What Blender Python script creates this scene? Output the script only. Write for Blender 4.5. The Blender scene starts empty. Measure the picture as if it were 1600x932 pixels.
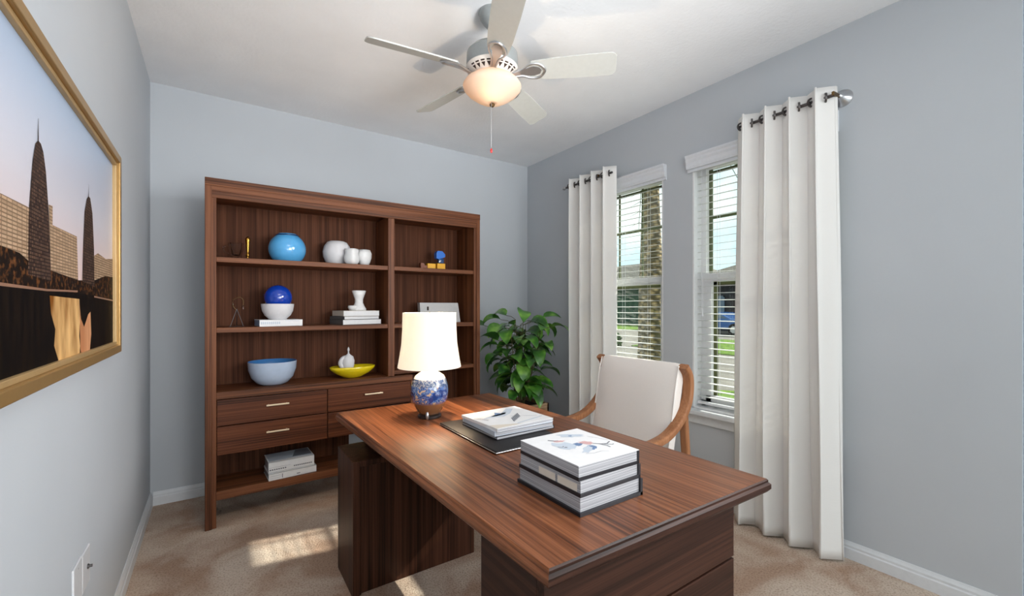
import bpy, bmesh, math, random
from mathutils import Vector, Matrix, Euler
random.seed(7)
S = bpy.context.scene
COL = S.collection
PI = math.pi

# ------------------------------------------------------------------ camera
cam_d = bpy.data.cameras.new('camera'); cam = bpy.data.objects.new('camera', cam_d); COL.objects.link(cam)
cam.location = (0, 0, 1.285)
cam.rotation_euler = (PI/2, 0, -math.radians(34.4))
cam_d.sensor_width = 36; cam_d.lens = 36*678/1600
cam_d.shift_y = -14/1600*-1.0
cam_d.clip_start = 0.02; cam_d.clip_end = 400
S.camera = cam

# ------------------------------------------------------------------ view
S.view_settings.view_transform = 'Standard'; S.view_settings.look = 'None'
S.view_settings.gamma = 1; S.view_settings.use_curve_mapping = False
S.view_settings.exposure = 0.0

# ------------------------------------------------------------------ world, sun, area light
W = bpy.data.worlds.new('sky'); S.world = W; W.use_nodes = True
nt = W.node_tree; nt.nodes.clear()
wo = nt.nodes.new('ShaderNodeOutputWorld'); bg = nt.nodes.new('ShaderNodeBackground')
tc = nt.nodes.new('ShaderNodeTexCoord'); nz = nt.nodes.new('ShaderNodeTexNoise'); rp = nt.nodes.new('ShaderNodeValToRGB')
nz.inputs['Scale'].default_value = 6; nz.inputs['Detail'].default_value = 5
rp.color_ramp.elements[0].position = .40; rp.color_ramp.elements[0].color = (.62, .84, .90, 1)
rp.color_ramp.elements[1].position = .58; rp.color_ramp.elements[1].color = (.93, .97, .95, 1)
nt.links.new(tc.outputs['Generated'], nz.inputs['Vector']); nt.links.new(nz.outputs['Fac'], rp.inputs['Fac'])
nt.links.new(rp.outputs['Color'], bg.inputs['Color']); bg.inputs['Strength'].default_value = 1.4
nt.links.new(bg.outputs['Background'], wo.inputs['Surface'])

sd = bpy.data.lights.new('sun', 'SUN'); sd.energy = 12.0; sd.angle = math.radians(1.0); sd.color = (1, .93, .82)
so = bpy.data.objects.new('sun', sd); COL.objects.link(so)
so.rotation_euler = Vector((-1, .17, -.83)).to_track_quat('-Z', 'Y').to_euler(); so.location = (8, 0, 8)

def area(name, loc, target, sx, sy, power, color=(1, 1, 1)):
    d = bpy.data.lights.new(name, 'AREA'); d.shape = 'RECTANGLE'; d.size = sx; d.size_y = sy; d.energy = power; d.color = color
    o = bpy.data.objects.new(name, d); COL.objects.link(o); o.location = loc
    o.rotation_euler = (Vector(target)-Vector(loc)).to_track_quat('-Z', 'Y').to_euler(); return o
area('rear_fill', (2.3, -6.0, 1.5), (0.7, 3, 1.6), 2.6, 2.3, 175, (.98, .99, 1))  # added fill from behind the camera, not an actual opening
sl = area('left_wall_fill', (2.40, -.55, 1.9), (-.345, 2.2, .95), 1.0, .9, 14, (.98, .99, 1)); sl.data.spread = 1.2  # added out-of-view softbox that lifts the left wall
area('upward_fill', (.25, -.40, 1.3), (.15, .45, 2.74), 1.0, .9, 14, (.98, .99, 1))  # invented lamp aimed upward to brighten the ceiling
cw = area('far_ceiling_fill', (1.2, -.9, 1.3), (1.25, 1.9, 2.74), 1.0, .7, 9, (.98, .99, 1)); cw.data.spread = 1.0  # extra unseen light put in for the far part of the ceiling
area('overhead_fill', (.45, .30, 2.70), (.45, .60, 0), 1.0, 1.1, 12, (1, .985, .96))  # added downward fill out of frame; the room has no such fixture

# ------------------------------------------------------------------ materials
def newmat(name):
    m = bpy.data.materials.new(name); m.use_nodes = True
    return m, m.node_tree, m.node_tree.nodes['Principled BSDF']
def P(name, col, rough=.5, metal=0, spec=.5, coat=0, emit=None, es=0, trans=0, ior=1.45, bump=0, bscale=50, sub=0):
    m, t, b = newmat(name)
    b.inputs['Base Color'].default_value = (*col, 1); b.inputs['Roughness'].default_value = rough
    b.inputs['Metallic'].default_value = metal; b.inputs['Specular IOR Level'].default_value = spec
    b.inputs['Coat Weight'].default_value = coat; b.inputs['Coat Roughness'].default_value = .08
    b.inputs['Transmission Weight'].default_value = trans; b.inputs['IOR'].default_value = ior
    if emit: b.inputs['Emission Color'].default_value = (*emit, 1); b.inputs['Emission Strength'].default_value = es
    n = t.nodes.new('ShaderNodeTexNoise'); n.inputs['Scale'].default_value = bscale; n.inputs['Detail'].default_value = 4
    c = t.nodes.new('ShaderNodeTexCoord'); t.links.new(c.outputs['Object'], n.inputs['Vector'])
    mx = t.nodes.new('ShaderNodeMix'); mx.data_type = 'RGBA'; mx.blend_type = 'MULTIPLY'; mx.inputs[0].default_value = .12
    mx.inputs[6].default_value = (*col, 1); t.links.new(n.outputs['Fac'], mx.inputs[7]); t.links.new(mx.outputs[2], b.inputs['Base Color'])
    if bump:
        bp = t.nodes.new('ShaderNodeBump'); bp.inputs['Strength'].default_value = bump; bp.inputs['Distance'].default_value = .004
        t.links.new(n.outputs['Fac'], bp.inputs['Height']); t.links.new(bp.outputs['Normal'], b.inputs['Normal'])
    return m
def wood(name, axis, cols=((.032, .009, .003), (.085, .023, .008), (.145, .044, .016)), rough=.45, dens=1.25, coat=.0, spec=.22):
    m, t, b = newmat(name)
    c = t.nodes.new('ShaderNodeTexCoord'); oi = t.nodes.new('ShaderNodeObjectInfo')
    ad = t.nodes.new('ShaderNodeVectorMath'); ad.operation = 'ADD'
    ml = t.nodes.new('ShaderNodeMath'); ml.operation = 'MULTIPLY'; ml.inputs[1].default_value = 7.0
    t.links.new(oi.outputs['Random'], ml.inputs[0]); t.links.new(c.outputs['Object'], ad.inputs[0]); t.links.new(ml.outputs[0], ad.inputs[1])
    outs = []
    for sc, lo in ((20*dens, .5), (110*dens, 1.2)):
        mp = t.nodes.new('ShaderNodeMapping'); v = [sc]*3; v['xyz'.index(axis)] = lo; mp.inputs['Scale'].default_value = v
        n = t.nodes.new('ShaderNodeTexNoise'); n.inputs['Scale'].default_value = 1; n.inputs['Detail'].default_value = 5; n.inputs['Roughness'].default_value = .6
        n.inputs['Distortion'].default_value = .35
        t.links.new(ad.outputs[0], mp.inputs['Vector']); t.links.new(mp.outputs[0], n.inputs['Vector']); outs.append(n)
    mx = t.nodes.new('ShaderNodeMath'); mx.operation = 'MULTIPLY_ADD'; mx.inputs[1].default_value = .5
    h = t.nodes.new('ShaderNodeMath'); h.operation = 'MULTIPLY'; h.inputs[1].default_value = .5
    t.links.new(outs[0].outputs['Fac'], h.inputs[0]); t.links.new(outs[1].outputs['Fac'], mx.inputs[0]); t.links.new(h.outputs[0], mx.inputs[2])
    r = t.nodes.new('ShaderNodeValToRGB'); e = r.color_ramp.elements
    e[0].position = .40; e[0].color = (*cols[0], 1); e[1].position = .60; e[1].color = (*cols[2], 1)
    k = e.new(.49); k.color = (*cols[1], 1)
    t.links.new(mx.outputs[0], r.inputs['Fac']); t.links.new(r.outputs['Color'], b.inputs['Base Color'])
    b.inputs['Roughness'].default_value = rough; b.inputs['Coat Weight'].default_value = coat; b.inputs['Coat Roughness'].default_value = .25; b.inputs['Specular IOR Level'].default_value = spec
    bp = t.nodes.new('ShaderNodeBump'); bp.inputs['Strength'].default_value = .08; bp.inputs['Distance'].default_value = .002
    t.links.new(mx.outputs[0], bp.inputs['Height']); t.links.new(bp.outputs['Normal'], b.inputs['Normal'])
    return m
def textured(name, c0, c1, scale, rough=.9, bscale=None, bump=.3, dist=.01, p0=.35, p1=.65, detail=4):
    m, t, b = newmat(name)
    c = t.nodes.new('ShaderNodeTexCoord')
    n = t.nodes.new('ShaderNodeTexNoise'); n.inputs['Scale'].default_value = scale; n.inputs['Detail'].default_value = detail
    t.links.new(c.outputs['Object'], n.inputs['Vector'])
    r = t.nodes.new('ShaderNodeValToRGB'); e = r.color_ramp.elements; e[0].position = p0; e[0].color = (*c0, 1); e[1].position = p1; e[1].color = (*c1, 1)
    t.links.new(n.outputs['Fac'], r.inputs['Fac']); t.links.new(r.outputs['Color'], b.inputs['Base Color'])
    b.inputs['Roughness'].default_value = rough; b.inputs['Specular IOR Level'].default_value = .2
    n2 = t.nodes.new('ShaderNodeTexNoise'); n2.inputs['Scale'].default_value = bscale or scale; n2.inputs['Detail'].default_value = 5
    t.links.new(c.outputs['Object'], n2.inputs['Vector'])
    bp = t.nodes.new('ShaderNodeBump'); bp.inputs['Strength'].default_value = bump; bp.inputs['Distance'].default_value = dist
    t.links.new(n2.outputs['Fac'], bp.inputs['Height']); t.links.new(bp.outputs['Normal'], b.inputs['Normal'])
    return m
def cloth(name, col, transl=.35, weave=0):
    m = bpy.data.materials.new(name); m.use_nodes = True; t = m.node_tree; t.nodes.clear()
    o = t.nodes.new('ShaderNodeOutputMaterial'); d = t.nodes.new('ShaderNodeBsdfDiffuse'); tr = t.nodes.new('ShaderNodeBsdfTranslucent'); mx = t.nodes.new('ShaderNodeMixShader')
    d.inputs[0].default_value = (*col, 1); tr.inputs[0].default_value = (*col, 1); mx.inputs[0].default_value = transl
    w = t.nodes.new('ShaderNodeTexNoise'); c = t.nodes.new('ShaderNodeTexCoord'); mp = t.nodes.new('ShaderNodeMapping'); mp.inputs['Scale'].default_value = (20, 20, 160)
    w.inputs['Scale'].default_value = 2; bp = t.nodes.new('ShaderNodeBump'); bp.inputs['Strength'].default_value = .25; bp.inputs['Distance'].default_value = .002
    t.links.new(c.outputs['Object'], mp.inputs[0]); t.links.new(mp.outputs[0], w.inputs['Vector']); t.links.new(w.outputs['Fac'], bp.inputs['Height'])
    t.links.new(bp.outputs['Normal'], d.inputs['Normal'])
    t.links.new(d.outputs[0], mx.inputs[1]); t.links.new(tr.outputs[0], mx.inputs[2]); t.links.new(mx.outputs[0], o.inputs[0])
    return m

M = {}
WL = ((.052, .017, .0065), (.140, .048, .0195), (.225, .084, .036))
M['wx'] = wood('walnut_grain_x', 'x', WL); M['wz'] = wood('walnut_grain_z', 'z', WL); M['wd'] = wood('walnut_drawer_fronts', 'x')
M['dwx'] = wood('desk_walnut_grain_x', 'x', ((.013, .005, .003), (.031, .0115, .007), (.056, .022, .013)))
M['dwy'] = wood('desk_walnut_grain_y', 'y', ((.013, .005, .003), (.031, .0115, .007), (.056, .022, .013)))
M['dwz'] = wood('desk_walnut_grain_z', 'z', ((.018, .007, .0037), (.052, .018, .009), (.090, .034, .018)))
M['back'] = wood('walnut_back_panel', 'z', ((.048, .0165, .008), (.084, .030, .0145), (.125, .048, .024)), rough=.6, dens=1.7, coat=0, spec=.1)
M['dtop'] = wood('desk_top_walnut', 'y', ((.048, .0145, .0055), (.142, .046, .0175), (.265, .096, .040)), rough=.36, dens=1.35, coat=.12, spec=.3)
M['oak'] = wood('warm_chair_wood', 'z', ((.27, .11, .046), (.34, .145, .065), (.42, .19, .09)), rough=.35)
M['planter'] = wood('planter_wood', 'x', ((.22, .13, .07), (.33, .21, .12), (.42, .29, .18)), rough=.6, coat=0)
M['wall'] = textured('wall_paint_blue_grey', (.500, .528, .562), (.510, .538, .572), 3, .85, 220, .06, .003)
M['wallf'] = textured('foyer_wall_paint', (.36, .41, .47), (.46, .51, .57), 60, .85, 120, .3, .004)
M['ceil'] = textured('ceiling_knockdown', (.83, .84, .86), (.86, .87, .89), 4, .9, 55, .35, .006)
M['trim'] = P('trim_white', (.72, .74, .77), .4)
M['vinyl'] = P('window_vinyl_white', (.80, .81, .83), .35)
M['olive'] = P('window_screen_frame_olive', (.10, .115, .04), .5)
M['blind'] = cloth('blind_slat_white', (.66, .68, .67), .25)
M['valance'] = P('blind_valance_white', (.74, .76, .80), .4)
M['curtain'] = cloth('curtain_linen_white', (.88, .865, .845), .17)
M['iron'] = P('brushed_dark_metal', (.12, .11, .11), .3, .9)
M['nickel'] = P('satin_nickel', (.55, .55, .56), .28, .9)
M['gold'] = P('brass_gold', (.50, .26, .05), .3, 1)
M['handle'] = P('champagne_handle', (.85, .68, .47), .3, .7)
M['frame'] = P('gold_picture_frame', (.42, .25, .085), .35, .5)
M['framein'] = P('gold_inner_liner', (.50, .33, .15), .4, .3)
M['white'] = P('white_ceramic', (.80, .80, .80), .35, coat=.3)
M['matte'] = P('matte_white_ceramic', (.76, .75, .77), .6)
M['blue'] = P('cobalt_glass', (.004, .05, .42), .06, coat=1)
M['lblue'] = P('light_blue_glaze', (.10, .42, .80), .08, coat=1)
M['dblue'] = P('dark_blue_glaze', (.01, .05, .16), .1, coat=1)
M['bowlb'] = P('bowl_blue_interior', (.06, .22, .52), .2, coat=.5)
M['bowlw'] = P('bowl_pale_blue_exterior', (.48, .58, .74), .25, coat=.5)
M['yellow'] = P('yellow_glaze', (.83, .64, .01), .22, coat=.6)
M['toyy'] = P('orange_yellow_block', (.85, .42, .01), .35)
M['toyb'] = P('toy_blue', (.02, .16, .62), .2, coat=.5)
M['toybr'] = P('toy_brown', (.20, .05, .015), .4)
M['pages'] = textured('book_pages', (.50, .50, .52), (.72, .72, .73), 8, .8, 300, .4, .002)
# page edges want thin horizontal lines
def pages_mat():
    m, t, b = newmat('page_edges'); c = t.nodes.new('ShaderNodeTexCoord'); mp = t.nodes.new('ShaderNodeMapping'); mp.inputs['Scale'].default_value = (1.5, 1.5, 500)
    n = t.nodes.new('ShaderNodeTexNoise'); n.inputs['Scale'].default_value = 1; n.inputs['Detail'].default_value = 2
    r = t.nodes.new('ShaderNodeValToRGB'); e = r.color_ramp.elements; e[0].position = .35; e[0].color = (.17, .17, .185, 1); e[1].position = .62; e[1].color = (.43, .43, .45, 1)
    t.links.new(c.outputs['Object'], mp.inputs[0]); t.links.new(mp.outputs[0], n.inputs['Vector']); t.links.new(n.outputs['Fac'], r.inputs[0]); t.links.new(r.outputs[0], b.inputs['Base Color'])
    b.inputs['Roughness'].default_value = .7; return m
M['edges'] = pages_mat()
M['cover'] = P('book_cover_white', (.80, .80, .81), .35)
M['coverg'] = P('book_cover_grey', (.30, .29, .28), .5)
M['coverd'] = P('book_cover_dark_grey', (.10, .10, .10), .5)
M['coverb'] = P('book_cover_pale_blue', (.30, .45, .68), .4)
M['black'] = P('black_cover', (.012, .012, .016), .35)
M['leather'] = P('black_leather', (.012, .011, .012), .42, spec=.3, bump=.1, bscale=300)
M['ink'] = P('printed_ink_grey', (.16, .17, .20), .5)
M['inkb'] = P('printed_ink_blue', (.14, .22, .38), .5)
M['inkl'] = P('printed_ink_pale', (.52, .58, .66), .5)
M['inkp'] = P('printed_ink_pink', (.62, .38, .38), .5)
M['inkt'] = P('printed_ink_tan', (.66, .60, .52), .5)
M['uphol'] = P('cream_upholstery', (.91, .85, .80), .55, bump=.15, bscale=400)
M['leaf'] = None
M['stem'] = P('plant_stem', (.10, .09, .03), .6)
M['soil'] = P('soil', (.045, .025, .013), .95, bump=1, bscale=80)
M['clear'] = P('clear_glass', (1, 1, 1), .02, trans=1, ior=1.2)
M['laptop'] = P('pale_grey_box', (.55, .54, .54), .45)
M['fan'] = P('fan_blade_white', (.50, .51, .49), .4)
M['fanb'] = P('fan_housing_grey', (.30, .32, .32), .35, .3)
M['fanw'] = P('fan_ring_cream', (.72, .66, .60), .4)
M['slot'] = P('dark_slot', (.03, .015, .01), .7)
M['bronze'] = P('bronze_finial', (.15, .09, .035), .35, .8)
M['red'] = P('red_fob', (.65, .03, .03), .3)
M['plate'] = P('wall_plate_white', (.66, .67, .69), .35)
M['concrete'] = textured('driveway_concrete', (.115, .108, .098), (.165, .155, .14), 2, .9, 40, .2, .01)
M['lawn'] = textured('lawn_grass', (.05, .11, .012), (.14, .24, .025), 6, .9, 60, .8, .05)
M['hedge'] = textured('hedge_leaves', (.01, .035, .008), (.06, .14, .02), 9, .8, 30, 1, .1)
M['stucco'] = textured('neighbour_stucco', (.035, .036, .04), (.055, .055, .06), 3, .9, 50, .3, .01)
M['garage'] = textured('green_garage', (.006, .04, .02), (.012, .07, .035), 2, .7, 20, .1, .01)
M['roof'] = None
M['carb'] = P('car_paint_blue', (.02, .10, .32), .2, .3, coat=1)
M['carg'] = P('car_window_glass', (.05, .09, .15), .05, coat=1)
M['tyre'] = P('tyre_rubber', (.012, .012, .012), .8)
M['shadeoff'] = None

def leafmat():
    m, t, b = newmat('glossy_leaf'); c = t.nodes.new('ShaderNodeTexCoord'); n = t.nodes.new('ShaderNodeTexNoise'); n.inputs['Scale'].default_value = 9; n.inputs['Detail'].default_value = 2
    r = t.nodes.new('ShaderNodeValToRGB'); e = r.color_ramp.elements; e[0].position = .36; e[0].color = (.018, .075, .014, 1); e[1].position = .66; e[1].color = (.20, .40, .06, 1)
    k = e.new(.52); k.color = (.055, .19, .022, 1)
    t.links.new(c.outputs['Object'], n.inputs['Vector']); t.links.new(n.outputs['Fac'], r.inputs[0]); t.links.new(r.outputs[0], b.inputs['Base Color'])
    b.inputs['Roughness'].default_value = .3; return m
M['leaf'] = leafmat()
def roofmat():
    m, t, b = newmat('roof_tiles'); c = t.nodes.new('ShaderNodeTexCoord'); w = t.nodes.new('ShaderNodeTexBrick'); w.inputs['Scale'].default_value = 3.0
    w.inputs['Color1'].default_value = (.07, .065, .05, 1); w.inputs['Color2'].default_value = (.15, .135, .105, 1); w.inputs['Mortar'].default_value = (.03, .03, .03, 1); w.inputs['Mortar Size'].default_value = .05
    mp = t.nodes.new('ShaderNodeMapping'); mp.inputs['Rotation'].default_value = (0, 0, PI/2)
    t.links.new(c.outputs['Object'], mp.inputs[0]); t.links.new(mp.outputs[0], w.inputs['Vector']); t.links.new(w.outputs['Color'], b.inputs['Base Color']); b.inputs['Roughness'].default_value = .85; return m
M['roof'] = roofmat()
def trunkmat():
    m, t, b = newmat('palm_trunk'); c = t.nodes.new('ShaderNodeTexCoord'); v = t.nodes.new('ShaderNodeTexVoronoi'); v.inputs['Scale'].default_value = 9
    mp = t.nodes.new('ShaderNodeMapping'); mp.inputs['Scale'].default_value = (1, 1, 1.6)
    r = t.nodes.new('ShaderNodeValToRGB'); e = r.color_ramp.elements; e[0].position = .15; e[0].color = (.36, .26, .13, 1); e[1].position = .6; e[1].color = (.07, .055, .025, 1)
    t.links.new(c.outputs['Object'], mp.inputs[0]); t.links.new(mp.outputs[0], v.inputs['Vector']); t.links.new(v.outputs['Distance'], r.inputs[0]); t.links.new(r.outputs[0], b.inputs['Base Color']); b.inputs['Roughness'].default_value = .95
    bp = t.nodes.new('ShaderNodeBump'); bp.inputs['Distance'].default_value = .04; t.links.new(v.outputs['Distance'], bp.inputs['Height']); t.links.new(bp.outputs['Normal'], b.inputs['Normal']); return m
M['trunk'] = trunkmat()
def carpetmat():
    m, t, b = newmat('beige_carpet'); c = t.nodes.new('ShaderNodeTexCoord')
    def noise(s, d, dist=0):
        n = t.nodes.new('ShaderNodeTexNoise'); n.inputs['Scale'].default_value = s; n.inputs['Detail'].default_value = d; n.inputs['Distortion'].default_value = dist
        t.links.new(c.outputs['Object'], n.inputs['Vector']); return n
    a = noise(3.2, 4, .8); f = noise(120, 4)
    r = t.nodes.new('ShaderNodeValToRGB'); e = r.color_ramp.elements; e[0].position = .36; e[0].color = (.44, .30, .22, 1); e[1].position = .66; e[1].color = (.66, .55, .455, 1)
    r2 = t.nodes.new('ShaderNodeValToRGB'); e = r2.color_ramp.elements; e[0].position = .30; e[0].color = (.55, .5, .47, 1); e[1].position = .55; e[1].color = (1, 1, 1, 1)
    mx = t.nodes.new('ShaderNodeMix'); mx.data_type = 'RGBA'; mx.blend_type = 'MULTIPLY'; mx.inputs[0].default_value = .8
    t.links.new(a.outputs['Fac'], r.inputs[0]); t.links.new(f.outputs['Fac'], r2.inputs[0]); t.links.new(r.outputs[0], mx.inputs[6]); t.links.new(r2.outputs[0], mx.inputs[7]); t.links.new(mx.outputs[2], b.inputs['Base Color'])
    b.inputs['Roughness'].default_value = 1; b.inputs['Specular IOR Level'].default_value = .05
    bp = t.nodes.new('ShaderNodeBump'); bp.inputs['Strength'].default_value = .7; bp.inputs['Distance'].default_value = .008; t.links.new(f.outputs['Fac'], bp.inputs['Height']); t.links.new(bp.outputs['Normal'], b.inputs['Normal'])
    return m
M['carpet'] = carpetmat()
def vasemat():
    m, t, b = newmat('painted_porcelain'); c = t.nodes.new('ShaderNodeTexCoord')
    n = t.nodes.new('ShaderNodeTexNoise'); n.inputs['Scale'].default_value = 26; n.inputs['Detail'].default_value = 4; n.inputs['Distortion'].default_value = 1.6
    n2 = t.nodes.new('ShaderNodeTexNoise'); n2.inputs['Scale'].default_value = 60; n2.inputs['Detail'].default_value = 3; n2.inputs['Distortion'].default_value = 2
    r = t.nodes.new('ShaderNodeValToRGB'); r.color_ramp.interpolation = 'CONSTANT'; e = r.color_ramp.elements
    e[0].position = 0; e[0].color = (.012, .035, .16, 1); e[1].position = .62; e[1].color = (.50, .34, .22, 1)
    for p, q in ((.44, (.06, .13, .34)), (.505, (.22, .27, .36)), (.53, (.015, .05, .20)), (.60, (.20, .23, .30))): k = e.new(p); k.color = (*q, 1)
    r3 = t.nodes.new('ShaderNodeValToRGB'); r3.color_ramp.interpolation = 'CONSTANT'; e = r3.color_ramp.elements
    e[0].position = 0; e[0].color = (.03, .06, .16, 1); e[1].position = .52; e[1].color = (.32, .35, .40, 1)
    sp = t.nodes.new('ShaderNodeSeparateXYZ'); t.links.new(c.outputs['Object'], sp.inputs[0])
    def step(lo, hi):
        q = t.nodes.new('ShaderNodeMapRange'); q.inputs['From Min'].default_value = lo; q.inputs['From Max'].default_value = hi; t.links.new(sp.outputs['Z'], q.inputs['Value']); return q
    def mix(fac, A, B):
        q = t.nodes.new('ShaderNodeMix'); q.data_type = 'RGBA'; t.links.new(fac.outputs[0], q.inputs[0])
        for s, k in ((A, 6), (B, 7)):
            if isinstance(s, tuple): q.inputs[k].default_value = (*s, 1)
            else: t.links.new(s, q.inputs[k])
        return q
    t.links.new(c.outputs['Object'], n.inputs['Vector']); t.links.new(c.outputs['Object'], n2.inputs['Vector']); t.links.new(n.outputs['Fac'], r.inputs[0]); t.links.new(n2.outputs['Fac'], r3.inputs[0])
    a = mix(step(.070, .085), (.20, .085, .035), r.outputs[0])
    bb = mix(step(.150, .158), a.outputs[2], r3.outputs[0])
    cc = mix(step(.186, .189), bb.outputs[2], (.85, .84, .78))
    t.links.new(cc.outputs[2], b.inputs['Base Color']); b.inputs['Roughness'].default_value = .12; b.inputs['Coat Weight'].default_value = .8; b.inputs['Coat Roughness'].default_value = .05
    return m
M['vase'] = vasemat()
def shademat(name, col, es, ecol, transl=.6):
    m = cloth(name, col, transl); t = m.node_tree; o = [n for n in t.nodes if n.type == 'OUTPUT_MATERIAL'][0]; mx = [n for n in t.nodes if n.type == 'MIX_SHADER'][0]
    e = t.nodes.new('ShaderNodeEmission'); e.inputs[0].default_value = (*ecol, 1); e.inputs[1].default_value = es
    a = t.nodes.new('ShaderNodeAddShader'); t.links.new(mx.outputs[0], a.inputs[0]); t.links.new(e.outputs[0], a.inputs[1]); t.links.new(a.outputs[0], o.inputs[0]); return m
M['shade'] = shademat('lit_lamp_shade', (.70, .65, .57), .30, (1, .93, .78), .25)
M['bowlglass'] = shademat('alabaster_bowl_glass', (.80, .68, .58), .03, (1, .72, .42), .40)
def glassmat():
    m = bpy.data.materials.new('window_glass'); m.use_nodes = True; t = m.node_tree; t.nodes.clear()
    o = t.nodes.new('ShaderNodeOutputMaterial'); tr = t.nodes.new('ShaderNodeBsdfTransparent'); tr.inputs[0].default_value = (.95, .98, .97, 1); g = t.nodes.new('ShaderNodeBsdfGlossy'); g.inputs['Roughness'].default_value = .02
    mx = t.nodes.new('ShaderNodeMixShader'); mx.inputs[0].default_value = .04; t.links.new(tr.outputs[0], mx.inputs[1]); t.links.new(g.outputs[0], mx.inputs[2]); t.links.new(mx.outputs[0], o.inputs[0]); return m
M['glass'] = glassmat()
def skyart():
    m, t, b = newmat('print_sky'); c = t.nodes.new('ShaderNodeTexCoord'); sp = t.nodes.new('ShaderNodeSeparateXYZ'); t.links.new(c.outputs['Object'], sp.inputs[0])
    q = t.nodes.new('ShaderNodeMapRange'); q.inputs['From Min'].default_value = 1.36; q.inputs['From Max'].default_value = 1.83; t.links.new(sp.outputs['Z'], q.inputs['Value'])
    r = t.nodes.new('ShaderNodeValToRGB'); e = r.color_ramp.elements; e[0].color = (.78, .58, .54, 1); e[1].color = (.40, .50, .66, 1); k = e.new(.45); k.color = (.64, .62, .68, 1)
    t.links.new(q.outputs[0], r.inputs[0]); t.links.new(r.outputs[0], b.inputs['Base Color']); b.inputs['Roughness'].default_value = .35; return m
M['asky'] = skyart()
def artmat(name, axis_scale, c0, c1, p0=.4, p1=.6, rough=.3):
    m, t, b = newmat(name); c = t.nodes.new('ShaderNodeTexCoord'); mp = t.nodes.new('ShaderNodeMapping'); mp.inputs['Scale'].default_value = axis_scale
    n = t.nodes.new('ShaderNodeTexNoise'); n.inputs['Scale'].default_value = 1; n.inputs['Detail'].default_value = 4
    r = t.nodes.new('ShaderNodeValToRGB'); e = r.color_ramp.elements; e[0].position = p0; e[0].color = (*c0, 1); e[1].position = p1; e[1].color = (*c1, 1)
    t.links.new(c.outputs['Object'], mp.inputs[0]); t.links.new(mp.outputs[0], n.inputs['Vector']); t.links.new(n.outputs['Fac'], r.inputs[0]); t.links.new(r.outputs[0], b.inputs['Base Color']); b.inputs['Roughness'].default_value = .6; b.inputs['Specular IOR Level'].default_value = .08; return m
def brickart(name, c1, c2, mor, scale, rw, rh, ms):
    m, t, b = newmat(name); c = t.nodes.new('ShaderNodeTexCoord'); sp = t.nodes.new('ShaderNodeSeparateXYZ'); cb = t.nodes.new('ShaderNodeCombineXYZ')
    t.links.new(c.outputs['Object'], sp.inputs[0]); t.links.new(sp.outputs['Y'], cb.inputs['X']); t.links.new(sp.outputs['Z'], cb.inputs['Y'])
    w = t.nodes.new('ShaderNodeTexBrick'); w.inputs['Scale'].default_value = scale; w.inputs['Color1'].default_value = (*c1, 1); w.inputs['Color2'].default_value = (*c2, 1); w.inputs['Mortar'].default_value = (*mor, 1)
    w.inputs['Brick Width'].default_value = rw; w.inputs['Row Height'].default_value = rh; w.inputs['Mortar Size'].default_value = ms; w.offset = 0
    t.links.new(cb.outputs[0], w.inputs['Vector']); t.links.new(w.outputs['Color'], b.inputs['Base Color']); b.inputs['Roughness'].default_value = .6; b.inputs['Specular IOR Level'].default_value = .1; return m
M['atower'] = brickart('print_dark_tower', (.04, .022, .018), (.13, .075, .05), (.02, .012, .010), 60, .7, .5, .08)
M['abldg'] = brickart('print_stone_building', (.50, .34, .22), (.36, .24, .15), (.20, .13, .08), 60, 1.6, .5, .10)
M['ashore'] = artmat('print_shore', (1, 50, 60), (.012, .007, .005), (.16, .06, .02), .5, .7)
M['awater'] = artmat('print_black_water', (1, 50, 8), (.003, .002, .002), (.009, .005, .003))
M['arefl'] = artmat('print_orange_reflection', (1, 9, 3), (.20, .07, .01), (.78, .48, .20), .38, .62)
M['arefl2'] = artmat('print_peach_reflection', (1, 20, 3), (.48, .20, .09), (.62, .30, .15))
M['aline'] = P('print_line', (.30, .16, .10), .4)

# ------------------------------------------------------------------ mesh helpers
def NB(): return bmesh.new()
def box(bm, lo, hi, bev=0, seg=2, rot=None, mi=0):
    b2 = bmesh.new(); bmesh.ops.create_cube(b2, size=1)
    lo, hi = Vector(lo), Vector(hi); c = (lo+hi)/2; d = hi-lo
    for v in b2.verts: v.co = Vector((v.co.x*d.x, v.co.y*d.y, v.co.z*d.z))
    if bev: bmesh.ops.bevel(b2, geom=b2.edges[:], offset=min(bev, min(d)*.45), segments=seg, profile=.5, affect='EDGES')
    mt = Matrix.Translation(c) @ (rot.to_4x4() if rot else Matrix.Identity(4))
    merge(bm, b2, mt, mi)
def merge(bm, b2, mt=None, mi=0):
    if mt: b2.transform(mt)
    for f in b2.faces: f.material_index = mi
    me = bpy.data.meshes.new('t'); b2.to_mesh(me); b2.free(); bm.from_mesh(me); bpy.data.meshes.remove(me)
def lathe(bm, prof, c=(0, 0, 0), seg=40, wob=None, mi=0, sx=1, sy=1, rot=None):
    b2 = bmesh.new(); rings = []
    for r, z in prof:
        ring = []
        if r < 1e-5: ring = [b2.verts.new((0, 0, z))]
        else:
            for i in range(seg):
                a = 2*PI*i/seg; k = wob(a, z) if wob else 1
                ring.append(b2.verts.new((r*k*sx*math.cos(a), r*k*sy*math.sin(a), z)))
        rings.append(ring)
    for A, B in zip(rings, rings[1:]):
        n = seg
        for i in range(n):
            j = (i+1) % n
            if len(A) == 1 and len(B) == 1: continue
            if len(A) == 1: b2.faces.new((A[0], B[j], B[i]))
            elif len(B) == 1: b2.faces.new((A[i], A[j], B[0]))
            else: b2.faces.new((A[i], A[j], B[j], B[i]))
    bmesh.ops.recalc_face_normals(b2, faces=b2.faces[:])
    mt = Matrix.Translation(c)
    if rot: mt = mt @ rot.to_matrix().to_4x4()
    merge(bm, b2, mt, mi)
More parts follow.
